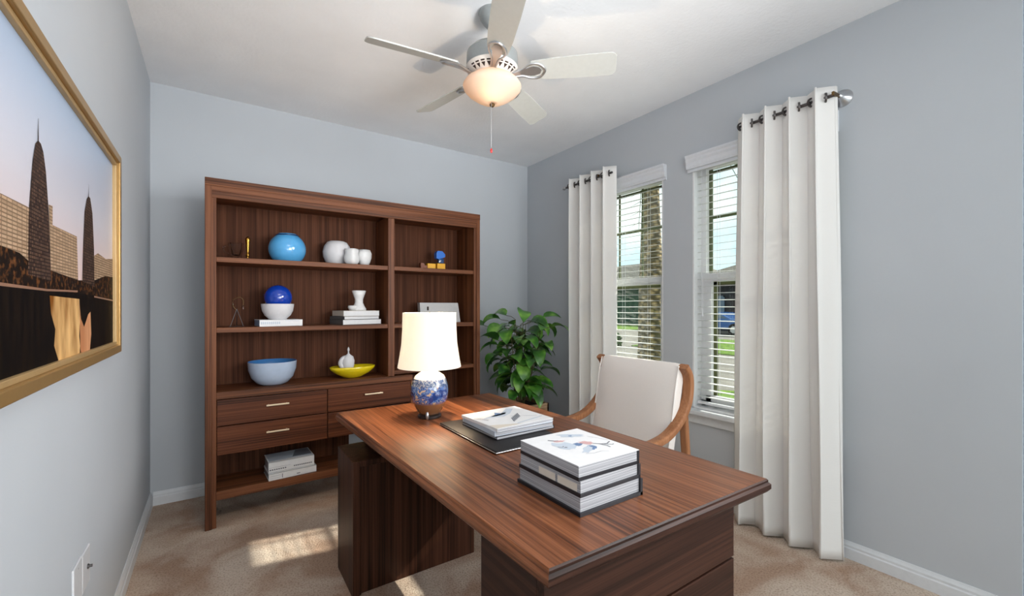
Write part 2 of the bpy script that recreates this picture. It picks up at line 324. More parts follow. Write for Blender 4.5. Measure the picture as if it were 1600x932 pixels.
def sweep(bm, pts, sec, up=(0, 0, 1), closed=True, scale=None, mi=0):
    """sweep the 2-D section sec (list of (side, up)) along pts"""
    b2 = bmesh.new(); pts = [Vector(p) for p in pts]; rings = []; up = Vector(up)
    for i, p in enumerate(pts):
        t = (pts[min(i+1, len(pts)-1)]-pts[max(i-1, 0)]).normalized()
        s = t.cross(up); s = s.normalized() if s.length > 1e-4 else Vector((1, 0, 0)); u = s.cross(t).normalized()
        k = scale[i] if scale else 1
        rings.append([b2.verts.new(p+s*a*k+u*b*k) for a, b in sec])
    n = len(sec)
    for A, B in zip(rings, rings[1:]):
        for i in range(n): b2.faces.new((A[i], A[(i+1) % n], B[(i+1) % n], B[i]))
    b2.faces.new(rings[0][::-1]); b2.faces.new(rings[-1])
    bmesh.ops.recalc_face_normals(b2, faces=b2.faces[:]); merge(bm, b2, None, mi)
def circ(r, n=10): return [(r*math.cos(2*PI*i/n), r*math.sin(2*PI*i/n)) for i in range(n)]
def rrect(w, h, r, n=3):
    o = []
    for cx, cy, a0 in ((w/2-r, h/2-r, 0), (-w/2+r, h/2-r, 90), (-w/2+r, -h/2+r, 180), (w/2-r, -h/2+r, 270)):
        for k in range(n+1): a = math.radians(a0+90*k/n); o.append((cx+r*math.cos(a), cy+r*math.sin(a)))
    return o
def catmull(P_, n=8):
    P_ = [Vector(p) for p in P_]; Q = [P_[0]*2-P_[1]]+P_+[P_[-1]*2-P_[-2]]; o = []
    for i in range(1, len(Q)-2):
        for k in range(n):
            t = k/n; a, b, c, d = Q[i-1:i+3]
            o.append(.5*((2*b)+(c-a)*t+(2*a-5*b+4*c-d)*t*t+(-a+3*b-3*c+d)*t**3))
    o.append(P_[-1]); return o
def poly(bm, pts, mi=0):
    f = bm.faces.new([bm.verts.new(p) for p in pts]); f.material_index = mi; return f
def prism(bm, pts, d, mi=0):
    """extrude polygon pts (3-D, planar) by vector d"""
    b2 = bmesh.new(); A = [b2.verts.new(p) for p in pts]; B = [b2.verts.new(Vector(p)+Vector(d)) for p in pts]; n = len(pts)
    b2.faces.new(A); b2.faces.new(B[::-1])
    for i in range(n): b2.faces.new((A[i], A[(i+1) % n], B[(i+1) % n], B[i]))
    bmesh.ops.recalc_face_normals(b2, faces=b2.faces[:]); merge(bm, b2, None, mi)
def obj(name, bm, mats, parent=None, smooth=False, loc=None):
    me = bpy.data.meshes.new(name); bm.to_mesh(me); bm.free()
    o = bpy.data.objects.new(name, me); COL.objects.link(o)
    for m in (mats if isinstance(mats, (list, tuple)) else [mats]): me.materials.append(M[m] if isinstance(m, str) else m)
    if parent: o.parent = parent
    if loc: o.location = loc
    if smooth:
        for p in me.polygons: p.use_smooth = True
        if smooth == 'auto':
            b = bmesh.new(); b.from_mesh(me)
            for e in b.edges:
                if len(e.link_faces) == 2 and e.calc_face_angle(0) > math.radians(38): e.smooth = False
            b.to_mesh(me); b.free()
    return o
def thing(name, label, cat, loc=(0, 0, 0), rz=0, group=None):
    o = bpy.data.objects.new(name, None); COL.objects.link(o); o.location = loc; o.rotation_euler = (0, 0, rz); o.empty_display_size = .05
    o['label'] = label; o['category'] = cat
    if group: o['group'] = group
    return o
def tag(o, label, cat, group=None):
    o['label'] = label; o['category'] = cat
    if group: o['group'] = group
    return o
def struct(name, bm, mats, label=None, parent=None, smooth=False):
    o = obj(name, bm, mats, parent, smooth)
    if not parent:
        o['kind'] = 'structure'
        if label: o['label'] = label
    return o

# ------------------------------------------------------------------ room shell
XL, XR, YB, YF, H, XO = -.345, 2.68, 3.63, -1.5, 2.74, 2.84
b = NB(); box(b, (XL-.1, YF, -.12), (XO, YB+.1, 0)); struct('floor', b, 'carpet', 'beige cut-pile carpet of the room')
b = NB(); box(b, (XL-.1, YF, H), (XO, YB+.1, H+.15)); struct('ceiling', b, 'ceil', 'white textured ceiling')
b = NB(); box(b, (XL-.1, YF, 0), (XL, YB, H)); struct('wall_left', b, 'wall', 'pale blue-grey wall with the city picture')
b = NB(); box(b, (XL-.1, YB, 0), (XO, YB+.1, H)); struct('wall_back', b, 'wall', 'blue-grey wall behind the bookcase')
WIN = [(1.975, 2.785), (.932, 1.742)]; ZS, ZH = .60, 2.27
b = NB()
for y0, y1 in ((.281, WIN[1][0]), (WIN[1][1], WIN[0][0]), (WIN[0][1], YB)): box(b, (XR, y0, 0), (XO, y1, H))
for y0, y1 in WIN: box(b, (XR, y0, 0), (XO, y1, ZS)); box(b, (XR, y0, ZH), (XO, y1, H))
struct('wall_right', b, 'wall', 'blue-grey wall with the two windows')
b = NB(); box(b, (XR+.02, YF, 0), (XO, .281, H)); struct('wall_foyer', b, 'wallf', 'textured wall past the end of the window wall')
def baseboard(name, p0, p1, n):
    p0, p1, n = Vector(p0), Vector(p1), Vector(n); sec = [(0, 0), (.016, 0), (.016, .052), (.012, .058), (.012, .068), (.007, .078), (.004, .086), (0, .086)]
    bm = NB(); pts = [p0+n*a+Vector((0, 0, z)) for a, z in sec]; prism(bm, pts, p1-p0); struct(name, bm, 'trim')
baseboard('baseboard_left', (XL, YF, 0), (XL, YB, 0), (1, 0, 0))
baseboard('baseboard_back', (XL+.016, YB, 0), (XR-.016, YB, 0), (0, -1, 0))
baseboard('baseboard_right', (XR, .281, 0), (XR, YB, 0), (-1, 0, 0))

def window(n, y0, y1):
    root = thing('window_%d' % n, 'white double-hung window with olive muntins, %s' % ('farther from the camera' if n == 1 else 'nearer the camera'), 'window', (XR, (y0+y1)/2, ZS)); root['kind'] = 'structure'
    w = (y1-y0)/2; h = ZH-ZS; zr = 1.485-ZS
    def part(name, mat, boxes, bev=.002):
        bm = NB()
        for lo, hi in boxes: box(bm, lo, hi, bev)
        return obj(name, bm, mat, root)
    # frame in the recess, then sashes
    part('window_frame', 'vinyl', [((.09, -w, 0), (.15, -w+.045, h)), ((.09, w-.045, 0), (.15, w, h)), ((.09, -w, 0), (.15, w, .05)), ((.09, -w, h-.045), (.15, w, h))])
    part('jamb_liner', 'vinyl', [((0, -w, 0), (.09, -w+.012, h)), ((0, w-.012, 0), (.09, w, h)), ((0, -w, h-.012), (.09, w, h)), ((0, -w, 0), (.09, w, .012))])
    part('lower_sash', 'vinyl', [((.085, -w+.045, .03), (.115, -w+.085, zr)), ((.085, w-.085, .03), (.115, w-.045, zr)), ((.085, -w+.045, .03), (.115, w-.045, .085)), ((.075, -w+.045, zr-.028), (.115, w-.045, zr+.028))])
    part('screen_frame', 'olive', [((.118, -w+.08, .07), (.128, -w+.11, zr)), ((.118, w-.11, .07), (.128, w-.08, zr)), ((.118, -w+.08, zr-.05), (.128, w-.08, zr-.03))])
    mun = [((.125, -w+.045, zr+.02), (.135, -w+.07, h-.04)), ((.125, w-.07, zr+.02), (.135, w-.045, h-.04))]
    for k in (1, 2):
        yy = -w+.05+(2*w-.1)*k/3; mun.append(((.125, yy-.008, zr+.02), (.135, yy+.008, h-.04)))
    for zz in (1.895-ZS, 2.205-ZS): mun.append(((.124, -w+.05, zz-.009), (.136, w-.05, zz+.009)))
    part('muntin_grid', 'olive', mun)
    bm = NB(); box(bm, (.121, -w+.05, .06), (.124, w-.05, h-.04)); obj('pane', bm, 'glass', root)
    part('window_stool', 'trim', [((-.06, -w-.04, -.03), (.09, w+.04, 0))], .006)
    part('apron', 'trim', [((-.018, -w-.02, -.095), (0, w+.02, -.03))], .004)
    return root
for i, (y0, y1) in enumerate(WIN): window(i+1, y0, y1)

# ------------------------------------------------------------------ blinds
def blind(y0, y1, label):
    root = thing('window_blind', label, 'blind', (XR, (y0+y1)/2, ZH), 0, 'slatted blinds in the two windows'); w = (y1-y0)/2
    bm = NB(); prof = [(0, -.065), (-.012, -.065), (-.012, -.045), (-.026, -.045), (-.030, -.03), (-.030, -.005), (-.036, .01), (-.036, .022), (-.044, .035), (-.044, .045), (0, .045)]
    prism(bm, [Vector((x, -w-.03, z-.005)) for x, z in prof], (0, 2*w+.06, 0)); obj('valance', bm, 'valance', root)
    sp = .0465; z = -.055; k = 0
    bot = ZS-ZH+.03
    while z > bot+.03:
        bm = NB(); t = .0012; sec = []
        n = 5
        for i in range(n): x = -.013+.026*i/(n-1); sec.append((x, .0012-.0012*((x/.013)**2)+x*.12))
        pts = [Vector((x+.045, -w+.018, q+t)) for x, q in sec]+[Vector((x+.045, -w+.018, q-t)) for x, q in reversed(sec)]
        prism(bm, pts, (0, 2*w-.036, 0)); s = obj('slat', bm, 'blind', root); s.location.z = z; z -= sp; k += 1
    bm = NB(); box(bm, (.03, -w+.016, bot), (.06, w-.016, bot+.018), .004); obj('bottom_rail', bm, 'valance', root)
    bm = NB()
    for yy in (-w+.16, 0, w-.16):
        for xx in (.030, .060): sweep(bm, [(xx, yy, bot+.01), (xx, yy, -.02)], circ(.0011, 5), up=(1, 0, 0))
    obj('ladder_cord', bm, 'valance', root)
    bm = NB()
    for yy in (w-.06, w-.07): sweep(bm, [(.012, yy, -.02), (.012, yy, -1.0)], circ(.0012, 5), up=(1, 0, 0))
    lathe(bm, [(0, -1.05), (.006, -1.045), (.004, -1.0), (0, -.995)], (.012, w-.065, 0), 10); obj('lift_cord', bm, 'valance', root)
blind(*WIN[0], 'white slatted blind in the farther window, beside the palm trunk view')
blind(*WIN[1], 'white slatted blind in the nearer window, right behind the armchair')

# ------------------------------------------------------------------ curtains and rods
def curtain(y0, y1, ztop, nf, label, amp=.040, phase=0, xc=2.566, flare=0, seed=1):
    rnd = random.Random(seed); bm = NB(); N = nf*22; Z = [0.012+(ztop-.012)*(j/46) for j in range(47)]; grid = []
    jit = [rnd.uniform(-.35, .35) for _ in range(nf*2+2)]
    for j, z in enumerate(Z):
        row = []; q = z/ztop
        for i in range(N+1):
            u = i/N; a = 2*PI*nf*u+phase
            k = jit[int(u*nf*2)]
            wv = math.sin(a+.5*k*(1-q)); sg = wv
            x = xc+amp*(1+.12*(1-q))*sg+.006*math.sin(3*a+q*4+k)*(1-q)
            y = y0+(y1-y0)*u+.018*math.sin(2*a)+flare*(1-q)*(u-.5)*.12+.006*math.sin(5*q+i*.2)*(1-q)
            zz = z
            row.append(bm.verts.new((x, y, zz)))
        grid.append(row)
    for A, B in zip(grid, grid[1:]):
        for i in range(N): bm.faces.new((A[i], A[i+1], B[i+1], B[i]))
    root = thing('curtain', label, 'curtain', (xc, (y0+y1)/2, 0), 0, 'white curtain panels')
    bmesh.ops.translate(bm, verts=bm.verts[:], vec=(-xc, -(y0+y1)/2, 0))
    o = obj('curtain_panel', bm, 'curtain', root, True)
    md = o.modifiers.new('thick', 'SOLIDIFY'); md.thickness = .0025
    # grommets where the cloth crosses the rod
    for k in range(nf*2+1):
        u = (PI*k-phase)/(2*PI*nf)
        if not .01 < u < .99: continue
        y = y0+(y1-y0)*u; bm = NB()
        lathe(bm, [(.0175, -.005), (.025, -.0045), (.026, 0), (.025, .0045), (.0175, .005), (.0175, -.005)], (0, y-(y0+y1)/2, ztop-.055), 20, rot=Euler((PI/2, 0, .5 if k % 2 else -.5)))
        obj('grommet', bm, 'iron', root, 'auto')
    return root
c1 = curtain(2.345, 2.875, 2.395, 4, 'white grommet curtain hanging at the farther window, beside the plant', phase=1.1, seed=3)
c2 = curtain(.872, 1.362, 2.405, 4, 'long white grommet curtain at the nearer window, right of the desk', amp=.043, phase=.6, flare=.6, seed=5)
def rod(y0, y1, z, label, flange_y, ends=(-1, 1)):
    root = thing('curtain_rod', label, 'curtain rod', (2.566, (y0+y1)/2, z), 0, 'short dark curtain rods'); L = (y1-y0)/2
    bm = NB(); sweep(bm, [(0, -L, 0), (0, L, 0)], circ(.0085, 12)); obj('pole', bm, 'iron', root, 'auto')
    for s in ends:
        bm = NB(); lathe(bm, [(0, 0), (.012, .001), (.012, .008), (.008, .012), (.013, .018), (.017, .027), (.013, .037), (0, .041)], (0, s*L, 0), 18, rot=Euler((-s*PI/2, 0, 0))); obj('finial', bm, 'nickel', root, True)
    bm = NB(); fy = flange_y-(y0+y1)/2; d = XR-2.566
    sweep(bm, [(-.012, fy, .006), (d*.55, fy, .012), (d-.05, fy, .014)], rrect(.012, .02, .003)); obj('bracket_arm', bm, 'bronze', root)
    bm = NB(); lathe(bm, [(.007, -.062), (.010, -.060), (.016, -.045), (.030, -.020), (.043, -.006), (.045, 0), (0, 0)], (d, fy, .014), 24, rot=Euler((0, PI/2, 0))); obj('wall_flange', bm, 'nickel', root, 'auto')
rod(2.36, 2.90, 2.34, 'dark rod carrying the farther curtain beside the plant corner', 2.50, (1,))
rod(.885, 1.36, 2.35, 'dark rod carrying the nearer curtain, flared bracket at its right end', .885, ())

# ------------------------------------------------------------------ bookcase
bx0, bx1, by0, by1, bh = -.048, 1.766, 3.04, 3.36, 2.03
bc = thing('bookcase', 'tall dark walnut bookcase with open shelves and lower drawers against the back wall', 'bookcase', (bx0, by0, 0))
def bl(lo, hi): return Vector(lo)-Vector((bx0, by0, 0)), Vector(hi)-Vector((bx0, by0, 0))
def bpart(name, mat, boxes, bev=.002, parent=None):
    bm = NB()
    for lo, hi in boxes: box(bm, *bl(lo, hi), bev)
    return obj(name, bm, mat, parent or bc)
for x0, x1, xi in ((bx0, .007, 1), (1.714, bx1, -1)):
    bpart('side_panel', 'wz', [((x0, by0+.012, 0), (x1, by1, 2.0)), ((x0 if xi > 0 else x0+.022, by0-.004, 0), (x1-.022 if xi > 0 else x1, by0+.02, 2.0)), ((x0, by0+.004, 0), (x1, by0+.02, 2.0))])
bpart('top_rail', 'wx', [((bx0, by0-.008, 1.985), (bx1, by1, bh)), ((bx0+.012, by0-.002, 1.955), (bx1-.012, by1, 1.99)), ((bx0+.012, by0+.001, 1.918), (bx1-.012, by0+.03, 1.96)), ((.007, by0+.03, 1.94), (1.714, by1, 1.96))], .003)
bpart('divider', 'wz', [((1.018, by0+.006, .79), (1.064, by1-.02, 1.93))])
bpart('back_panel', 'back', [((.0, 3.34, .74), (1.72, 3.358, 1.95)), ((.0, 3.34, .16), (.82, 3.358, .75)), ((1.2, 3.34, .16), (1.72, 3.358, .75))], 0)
for x0, x1 in ((.007, 1.018), (1.064, 1.714)):
    for zt in (1.578, 1.163):
        bpart('shelf', 'wx', [((x0, by0+.012, zt-.030), (x1, 3.34, zt))])
bpart('shelf', 'wx', [((1.064, by0+.012, .80), (1.714, 3.34, .828))])
bpart('counter', 'wx', [((.007, by0+.003, .746), (1.2, 3.34, .788))])
bpart('lower_shelf', 'wx', [((.007, by0+.003, .160), (1.714, 3.34, .210))])
bpart('drawer_carcass', 'wx', [((.007, by0+.024, .424), (.02, 3.34, .746)), ((.60, by0+.024, .424), (.624, 3.34, .746)), ((1.186, by0+.006, .424), (1.2, 3.34, .746)), ((.007, by0+.024, .424), (1.2, 3.34, .438))])
for x0, x1 in ((.010, .609), (.615, 1.184)):
    for z0, z1 in ((.590, .742), (.420, .584)):
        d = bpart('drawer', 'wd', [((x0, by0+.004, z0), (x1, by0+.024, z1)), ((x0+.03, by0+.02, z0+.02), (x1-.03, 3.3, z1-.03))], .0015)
        xm = (x0+x1)/2+.012; bm = NB(); zc = .683 if z0 > .5 else .52
        sweep(bm, [Vector((xm-.062, by0-.014, zc))-Vector((bx0, by0, 0)), Vector((xm+.062, by0-.014, zc))-Vector((bx0, by0, 0))], rrect(.008, .010, .002))
        for s in (-.05, .05): box(bm, *bl((xm+s-.004, by0-.014, zc-.004), (xm+s+.004, by0+.006, zc+.004)))
        obj('handle', bm, 'handle', d)
bm = NB(); lathe(bm, [(0, 0), (.010, 0), (.012, -.006), (0, -.008)], Vector((.93, 3.12, 1.94))-Vector((bx0, by0, 0)), 16); obj('puck_light', bm, 'white', bc)

# ------------------------------------------------------------------ things on the bookcase
YS = 3.18; S1, S2, CT, LS = 1.578, 1.163, .788, .210
# crystal ornament
t = thing('crystal_ornament', 'clear faceted glass cup ornament at the left end of the top shelf', 'ornament', (.098, YS, S1))
bm = NB(); lathe(bm, [(0, .010), (.020, .012), (.030, .03), (.040, .065), (.043, .100), (.038, .100), (.034, .066), (.02, .03), (0, .024)], (0.01, 0, 0), 8); obj('cup', bm, 'clear', t)
bm = NB(); lathe(bm, [(0, 0), (.030, 0), (.027, .006), (.008, .010), (0, .010)], (0.01, 0, 0), 12); obj('foot', bm, 'clear', t)
bm = NB(); sweep(bm, catmull([(-.024, 0, .035), (-.05, 0, .045), (-.052, 0, .075), (-.028, 0, .088)], 6), circ(.0035, 6), up=(0, 1, 0)); obj('handle', bm, 'clear', t, True)
# gold candlestick
bm = NB(); lathe(bm, [(0, 0), (.022, 0), (.022, .004), (.008, .010), (.006, .02), (.012, .028), (.012, .036), (.006, .042), (.008, .06), (.010, .09), (.012, .115), (.015, .128), (.012, .138), (.006, .146), (0, .150)], (0, 0, 0), 20)
tag(obj('candlestick', bm, 'gold', None, True, (.170, YS, S1)), 'small golden turned candlestick on the top shelf', 'candlestick')
# light blue vase
t = thing('round_vase', 'glossy light blue spherical vase on the top shelf', 'vase', (.392, YS, S1))
prof = [(0, .002), (.072, 0)]+[(.112*math.cos(a), .084+.110*math.sin(a)) for a in [math.radians(q) for q in range(-48, 58, 7)]]+[(.056, .184), (.051, .180), (.048, .170), (0, .16)]
bm = NB(); lathe(bm, prof, (0, 0, 0), 48); obj('body', bm, 'lblue', t, 'auto')
bm = NB(); pr = [(.066*math.cos(a)+.0, 0) for a in (0,)]; lathe(bm, [(.066, .173), (.072, .170), (.069, .177), (.061, .181), (.066, .173)], (0, 0, 0), 40); obj('collar', bm, 'dblue', t, True)
# white vases
bm = NB(); prof = [(0, 0), (.055, 0), (.075, .02), (.092, .06), (.095, .095), (.085, .135), (.066, .163), (.050, .170), (.046, .165), (.05, .15), (0, .14)]
lathe(bm, prof, (0, 0, 0), 40); tag(obj('round_vase', bm, 'matte', None, 'auto', (.714, 3.238, S1)), 'largest of the three white vases on the top shelf, squat and round', 'vase')
def lobe(k): return lambda a, z: 1+.06*math.cos(k*a)
bm = NB(); lathe(bm, [(0, 0), (.034, 0), (.046, .02), (.049, .05), (.040, .078), (.044, .095), (.046, .108), (.038, .105), (.032, .08), (0, .07)], (0, 0, 0), 32, lobe(4)); tag(obj('lobed_vase', bm, 'white', None, True, (.782, 3.108, S1)), 'small white waisted vase in front of the large round white vase', 'vase')
bm = NB(); lathe(bm, [(0, 0), (.030, 0), (.038, .02), (.049, .055), (.050, .085), (.040, .110), (.030, .108), (.03, .09), (0, .08)], (0, 0, 0), 32, lobe(3)); tag(obj('lobed_vase', bm, 'white', None, True, (.872, 3.13, S1)), 'small white bulging vase, rightmost of the three white vases', 'vase')
# toy blocks (right bay)
bm = NB(); box(bm, (-.034, -.02, 0), (.034, .02, .048), .003); tag(obj('toy_block', bm, 'toyy', None, False, (1.402, YS, S1)), 'orange-yellow block between the brown block and the blue toy', 'toy block', 'toy blocks')
bm = NB(); prism(bm, [(-.026, -.018, 0), (.026, -.018, 0), (.026, -.018, .03), (.008, -.018, .03), (.002, -.018, .048), (-.026, -.018, .048)], (0, .036, 0)); tag(obj('toy_block', bm, 'toybr', None, False, (1.338, YS, S1)), 'small notched brown toy block, leftmost on the right bay top shelf', 'toy block', 'toy blocks')
t = thing('toy_figure', 'blue-headed toy figure standing on a yellow block', 'toy', (1.482, YS, S1))
bm = NB(); box(bm, (-.035, -.025, 0), (.035, .025, .052), .004); obj('base_block', bm, 'toyy', t)
bm = NB(); box(bm, (-.020, -.02, .052), (.026, .02, .095), .006); obj('torso', bm, 'dblue', t, 'auto')
bm = NB(); prism(bm, [(-.040, -.022, .092), (-.018, -.022, .085), (.034, -.022, .105), (.034, -.022, .125), (.01, -.022, .15), (-.03, -.022, .15), (-.04, -.022, .135)], (0, .044, 0)); obj('head', bm, 'toyb', t)
# wire ornament on second shelf
t = thing('wire_ornament', 'thin clear glass easel ornament with two drops on the middle shelf', 'ornament', (.112, YS, S2))
bm = NB()
for p in ((-.035, -.02, 0), (.035, -.02, 0), (0, .03, 0)): sweep(bm, [p, (0, 0, .11)], circ(.0014, 6))
sweep(bm, [(-.04, -.02, .002), (.03, -.02, .002)], circ(.0014, 6)); obj('easel', bm, 'iron', t)
bm = NB(); sweep(bm, catmull([(0, 0, .10), (-.02, 0, .13), (-.018, 0, .165), (.015, 0, .182), (.035, 0, .16), (.03, 0, .12)], 6), circ(.0018, 6), up=(0, 1, 0)); obj('hoop', bm, 'bronze', t, True)
for x, z in ((-.018, .125), (-.018, .15), (.034, .122)):
    bm = NB(); lathe(bm, [(0, -.014), (.006, -.006), (.005, .004), (0, .014)], (x, -.004, z), 12); obj('glass_drop', bm, 'clear', t, True)

def book(name, label, loc, rz, sx, sy, sz, mcover, mpages='edges', spine='-x', ct=.003, group=None, top=None, prints=(), over=.003, open_top=False):
    """cover (top, bottom, spine), page block; prints = list of (part name, mat, polygons on top [(x,y)...])"""
    t = thing(name, label, 'book', loc, rz, group); w, d = sx/2, sy/2
    bm = NB(); box(bm, (-w, -d, 0), (w, d, ct), .0008)
    if not open_top: box(bm, (-w, -d, sz-ct), (w, d, sz), .0008)
    if spine == '-x': box(bm, (-w, -d, 0), (-w+ct, d, sz), .0008)
    elif spine == '-y': box(bm, (-w, -d, 0), (w, -d+ct, sz), .0008)
    elif spine == '+y': box(bm, (-w, d-ct, 0), (w, d, sz), .0008)
    elif spine == '+x': box(bm, (w-ct, -d, 0), (w, d, sz), .0008)
    obj('cover', bm, mcover, t)
    bm = NB(); o = over; box(bm, (-w+(ct if spine == '-x' else o), -d+(ct if spine == '-y' else o), ct), (w-(ct if spine == '+x' else o), d-(ct if spine == '+y' else o), sz if open_top else sz-ct)); obj('page_block', bm, mpages, t)
    if top:
        bm = NB(); box(bm, (-w+.0005, -d+.0005, sz), (w-.0005, d-.0005, sz+.0012)); obj('dust_jacket', bm, top, t)
    for pn, pm, polys in prints:
        zz = sz+(.0016 if top else .0004)
        for q_, pl in enumerate(polys): bm = NB(); poly(bm, [(x*w, y*d, zz+.00004*q_) for x, y in pl]); obj(pn, bm, pm, t)
    return t
def side_print(t, mat, rects, face, w, d, name='spine_print'):
    bm = NB()
    for a0, a1, z0, z1 in rects:
        if face == '-y': poly(bm, [(a0, -d-.0004, z0), (a1, -d-.0004, z0), (a1, -d-.0004, z1), (a0, -d-.0004, z1)])
        else: poly(bm, [(-w-.0004, a1, z0), (-w-.0004, a0, z0), (-w-.0004, a0, z1), (-w-.0004, a1, z1)])
    obj(name, bm, mat, t)
# book under the white bowl
t = book('book', 'white paperback under the white bowl and blue ball', (.340, 3.17, S2), .10, .245, .17, .042, 'cover', spine='-y')
side_print(t, 'inkl', [(-.115+.011*k, -.108+.011*k, .014, .03) for k in range(10)]+[(.02, .10, .034, .036)], '-y', .1225, .085)
side_print(t, 'coverb', [(-.08, .08, .003, .039)], '-x', .1225, .085, 'blue_end')
bm = NB(); lathe(bm, [(0, 0), (.048, 0), (.052, .004), (.074, .025), (.089, .055), (.094, .085), (.095, .100), (.091, .100), (.086, .06), (.06, .02), (0, .012)], (0, 0, 0), 44)
tag(obj('bowl', bm, 'matte', None, 'auto', (.335, 3.17, S2+.042)), 'plain white bowl standing on the paperback, holding the blue ball', 'bowl')
bm = NB(); bmesh.ops.create_uvsphere(bm, u_segments=40, v_segments=24, radius=.082); tag(obj('glass_ball', bm, 'blue', None, True, (.338, 3.17, S2+.042+.1405)), 'glossy cobalt blue ball resting in the white bowl', 'ball')
# stack with the white sculpture
R1 = math.radians(14)
t = book('book', 'bottom book of the stack under the white flared sculpture', (.828, 3.18, S2), R1, .29, .19, .036, 'coverd', spine='-x', group='books under the sculpture')
side_print(t, 'cover', [(-.143, .143, .0025, .0335)], '-y', .145, .095, 'white_edge')
t = book('book', 'middle book of the stack under the white flared sculpture', (.822, 3.182, S2+.036), R1+.06, .272, .185, .022, 'coverd', spine='-x', group='books under the sculpture')
side_print(t, 'cover', [(-.134, .134, .002, .020)], '-y', .136, .0925, 'white_edge')
t = book('book', 'top book of the stack, directly under the white flared sculpture', (.830, 3.180, S2+.058), R1-.05, .262, .18, .038, 'inkt', spine='-x', group='books under the sculpture')
side_print(t, 'cover', [(-.13, .13, .0025, .0355)], '-y', .131, .09, 'white_edge')
t = thing('abstract_sculpture', 'white flared hourglass sculpture with a small cup on the book stack', 'sculpture', (.842, 3.15, S2+.096))
bm = NB(); lathe(bm, [(0, 0), (.045, 0), (.046, .012), (.036, .03), (.026, .055), (.026, .08), (.034, .105), (.045, .140), (.040, .142), (.028, .11), (0, .10)], (0, 0, 0), 32, lambda a, z: 1+.08*math.cos(2*a)); obj('body', bm, 'white', t, True)
bm = NB(); lathe(bm, [(0, 0), (.02, 0), (.032, .02), (.030, .036), (.02, .036), (0, .02)], (-.045, -.01, 0), 20); obj('cup', bm, 'white', t, True)
# grey box behind lamp shade
t = thing('storage_box', 'pale grey flat box on the right bay middle shelf behind the lamp shade', 'box', (1.478, 3.2, S2))
bm = NB(); prism(bm, [(-.165, -.04, 0), (.175, -.04, 0), (.165, -.015, .155), (-.165, -.015, .155)], (0, .05, 0)); obj('body', bm, 'laptop', t)
bm = NB(); box(bm, (-.108, -.0345, .095), (-.098, -.0215, .125), .003); obj('slot', bm, 'slot', t)
# bowls on the counter
t = thing('large_bowl', 'large pale blue bowl with a blue inside on the bookcase counter', 'bowl', (.306, 3.17, CT))
bm = NB(); lathe(bm, [(0, 0), (.062, 0), (.09, .014), (.120, .05), (.136, .10), (.140, .148), (.1385, .150)], (0, 0, 0), 56); obj('outer_shell', bm, 'bowlw', t, 'auto')
bm = NB(); lathe(bm, [(.1385, .150), (.136, .148), (.130, .10), (.112, .05), (.08, .02), (0, .012)], (0, 0, 0), 56); obj('inner_glaze', bm, 'bowlb', t, True)
bm = NB(); lathe(bm, [(0, 0), (.035, 0), (.06, .008), (.11, .035), (.140, .062), (.147, .080), (.141, .083), (.125, .06), (.06, .03), (0, .025)], (0, 0, 0), 48, lambda a, z: 1+.05*math.cos(2*a), sy=.62)
tag(obj('boat_dish', bm, 'yellow', None, True, (.800, 3.15, CT)), 'bright yellow boat-shaped dish on the counter holding the white figurine', 'dish')
t = thing('figurine', 'white knot-shaped figurine with a pointed tip standing in the yellow dish', 'figurine', (.762, 3.15, CT+.032))
bm = NB(); lathe(bm, [(0, 0), (.022, 0), (.03, .02), (.038, .06), (.040, .09), (.032, .118), (.015, .13), (.006, .14), (.004, .155), (.008, .165), (.004, .18), (0, .187)], (.008, -.004, 0), 24, sy=.8); obj('body', bm, 'matte', t, True)
bm = NB(); sweep(bm, catmull([(.0, 0, .115), (-.03, 0, .105), (-.045, 0, .075), (-.032, 0, .045), (-.008, 0, .03)], 6), circ(.015, 10), up=(0, 1, 0)); obj('loop', bm, 'matte', t, True)
# books on the lower shelf
t = book('book', 'thin white book at the bottom of the pair on the lower shelf', (.405, 3.15, LS), .06, .275, .19, .042, 'cover', spine='-y', group='books on the lower shelf')
side_print(t, 'ink', [(-.13, -.07, .013, .014), (-.13, -.07, .026, .027), (-.064, -.060, .008, .032), (.02, .04, .012, .017)], '-y', .1375, .095)
t = book('book', 'thick white book with grey photo cover on top of the pair on the lower shelf', (.400, 3.155, LS+.042), .04, .262, .19, .068, 'cover', spine='-y', group='books on the lower shelf',
         prints=(('cover_photo', 'inkl', [[(-.95, -.7), (.95, -.7), (.95, .95), (-.95, .95)]]), ))
bm = NB(); poly(bm, [(.01, -.05, .0690), (.125, -.05, .0690), (.125, .085, .0690), (.05, .085, .0690)]); obj('cover_photo_detail', bm, 'ink', t)
side_print(t, 'ink', [(-.125+.012*k, -.117+.012*k, .018, .026) for k in range(8)]+[(.01+.011*k, .018+.011*k, .020, .027) for k in range(10)]+[(-.128, .128, .006, .0075), (-.128, -.01, .035, .036)], '-y', .131, .095)

# ------------------------------------------------------------------ desk
dx0, dx1, dy0, dy1, dz = .50, 1.395, .675, 2.265, .76
dk = thing('desk', 'large walnut desk with slab pedestals and overhanging top in the middle of the room', 'desk', (dx0, dy0, 0))
def dpart(name, mat, boxes, bev=.003, parent=None):
    bm = NB(); o = Vector((dx0, dy0, 0))
    for lo, hi in boxes: box(bm, Vector(lo)-o, Vector(hi)-o, bev)
    return obj(name, bm, mat, parent or dk)
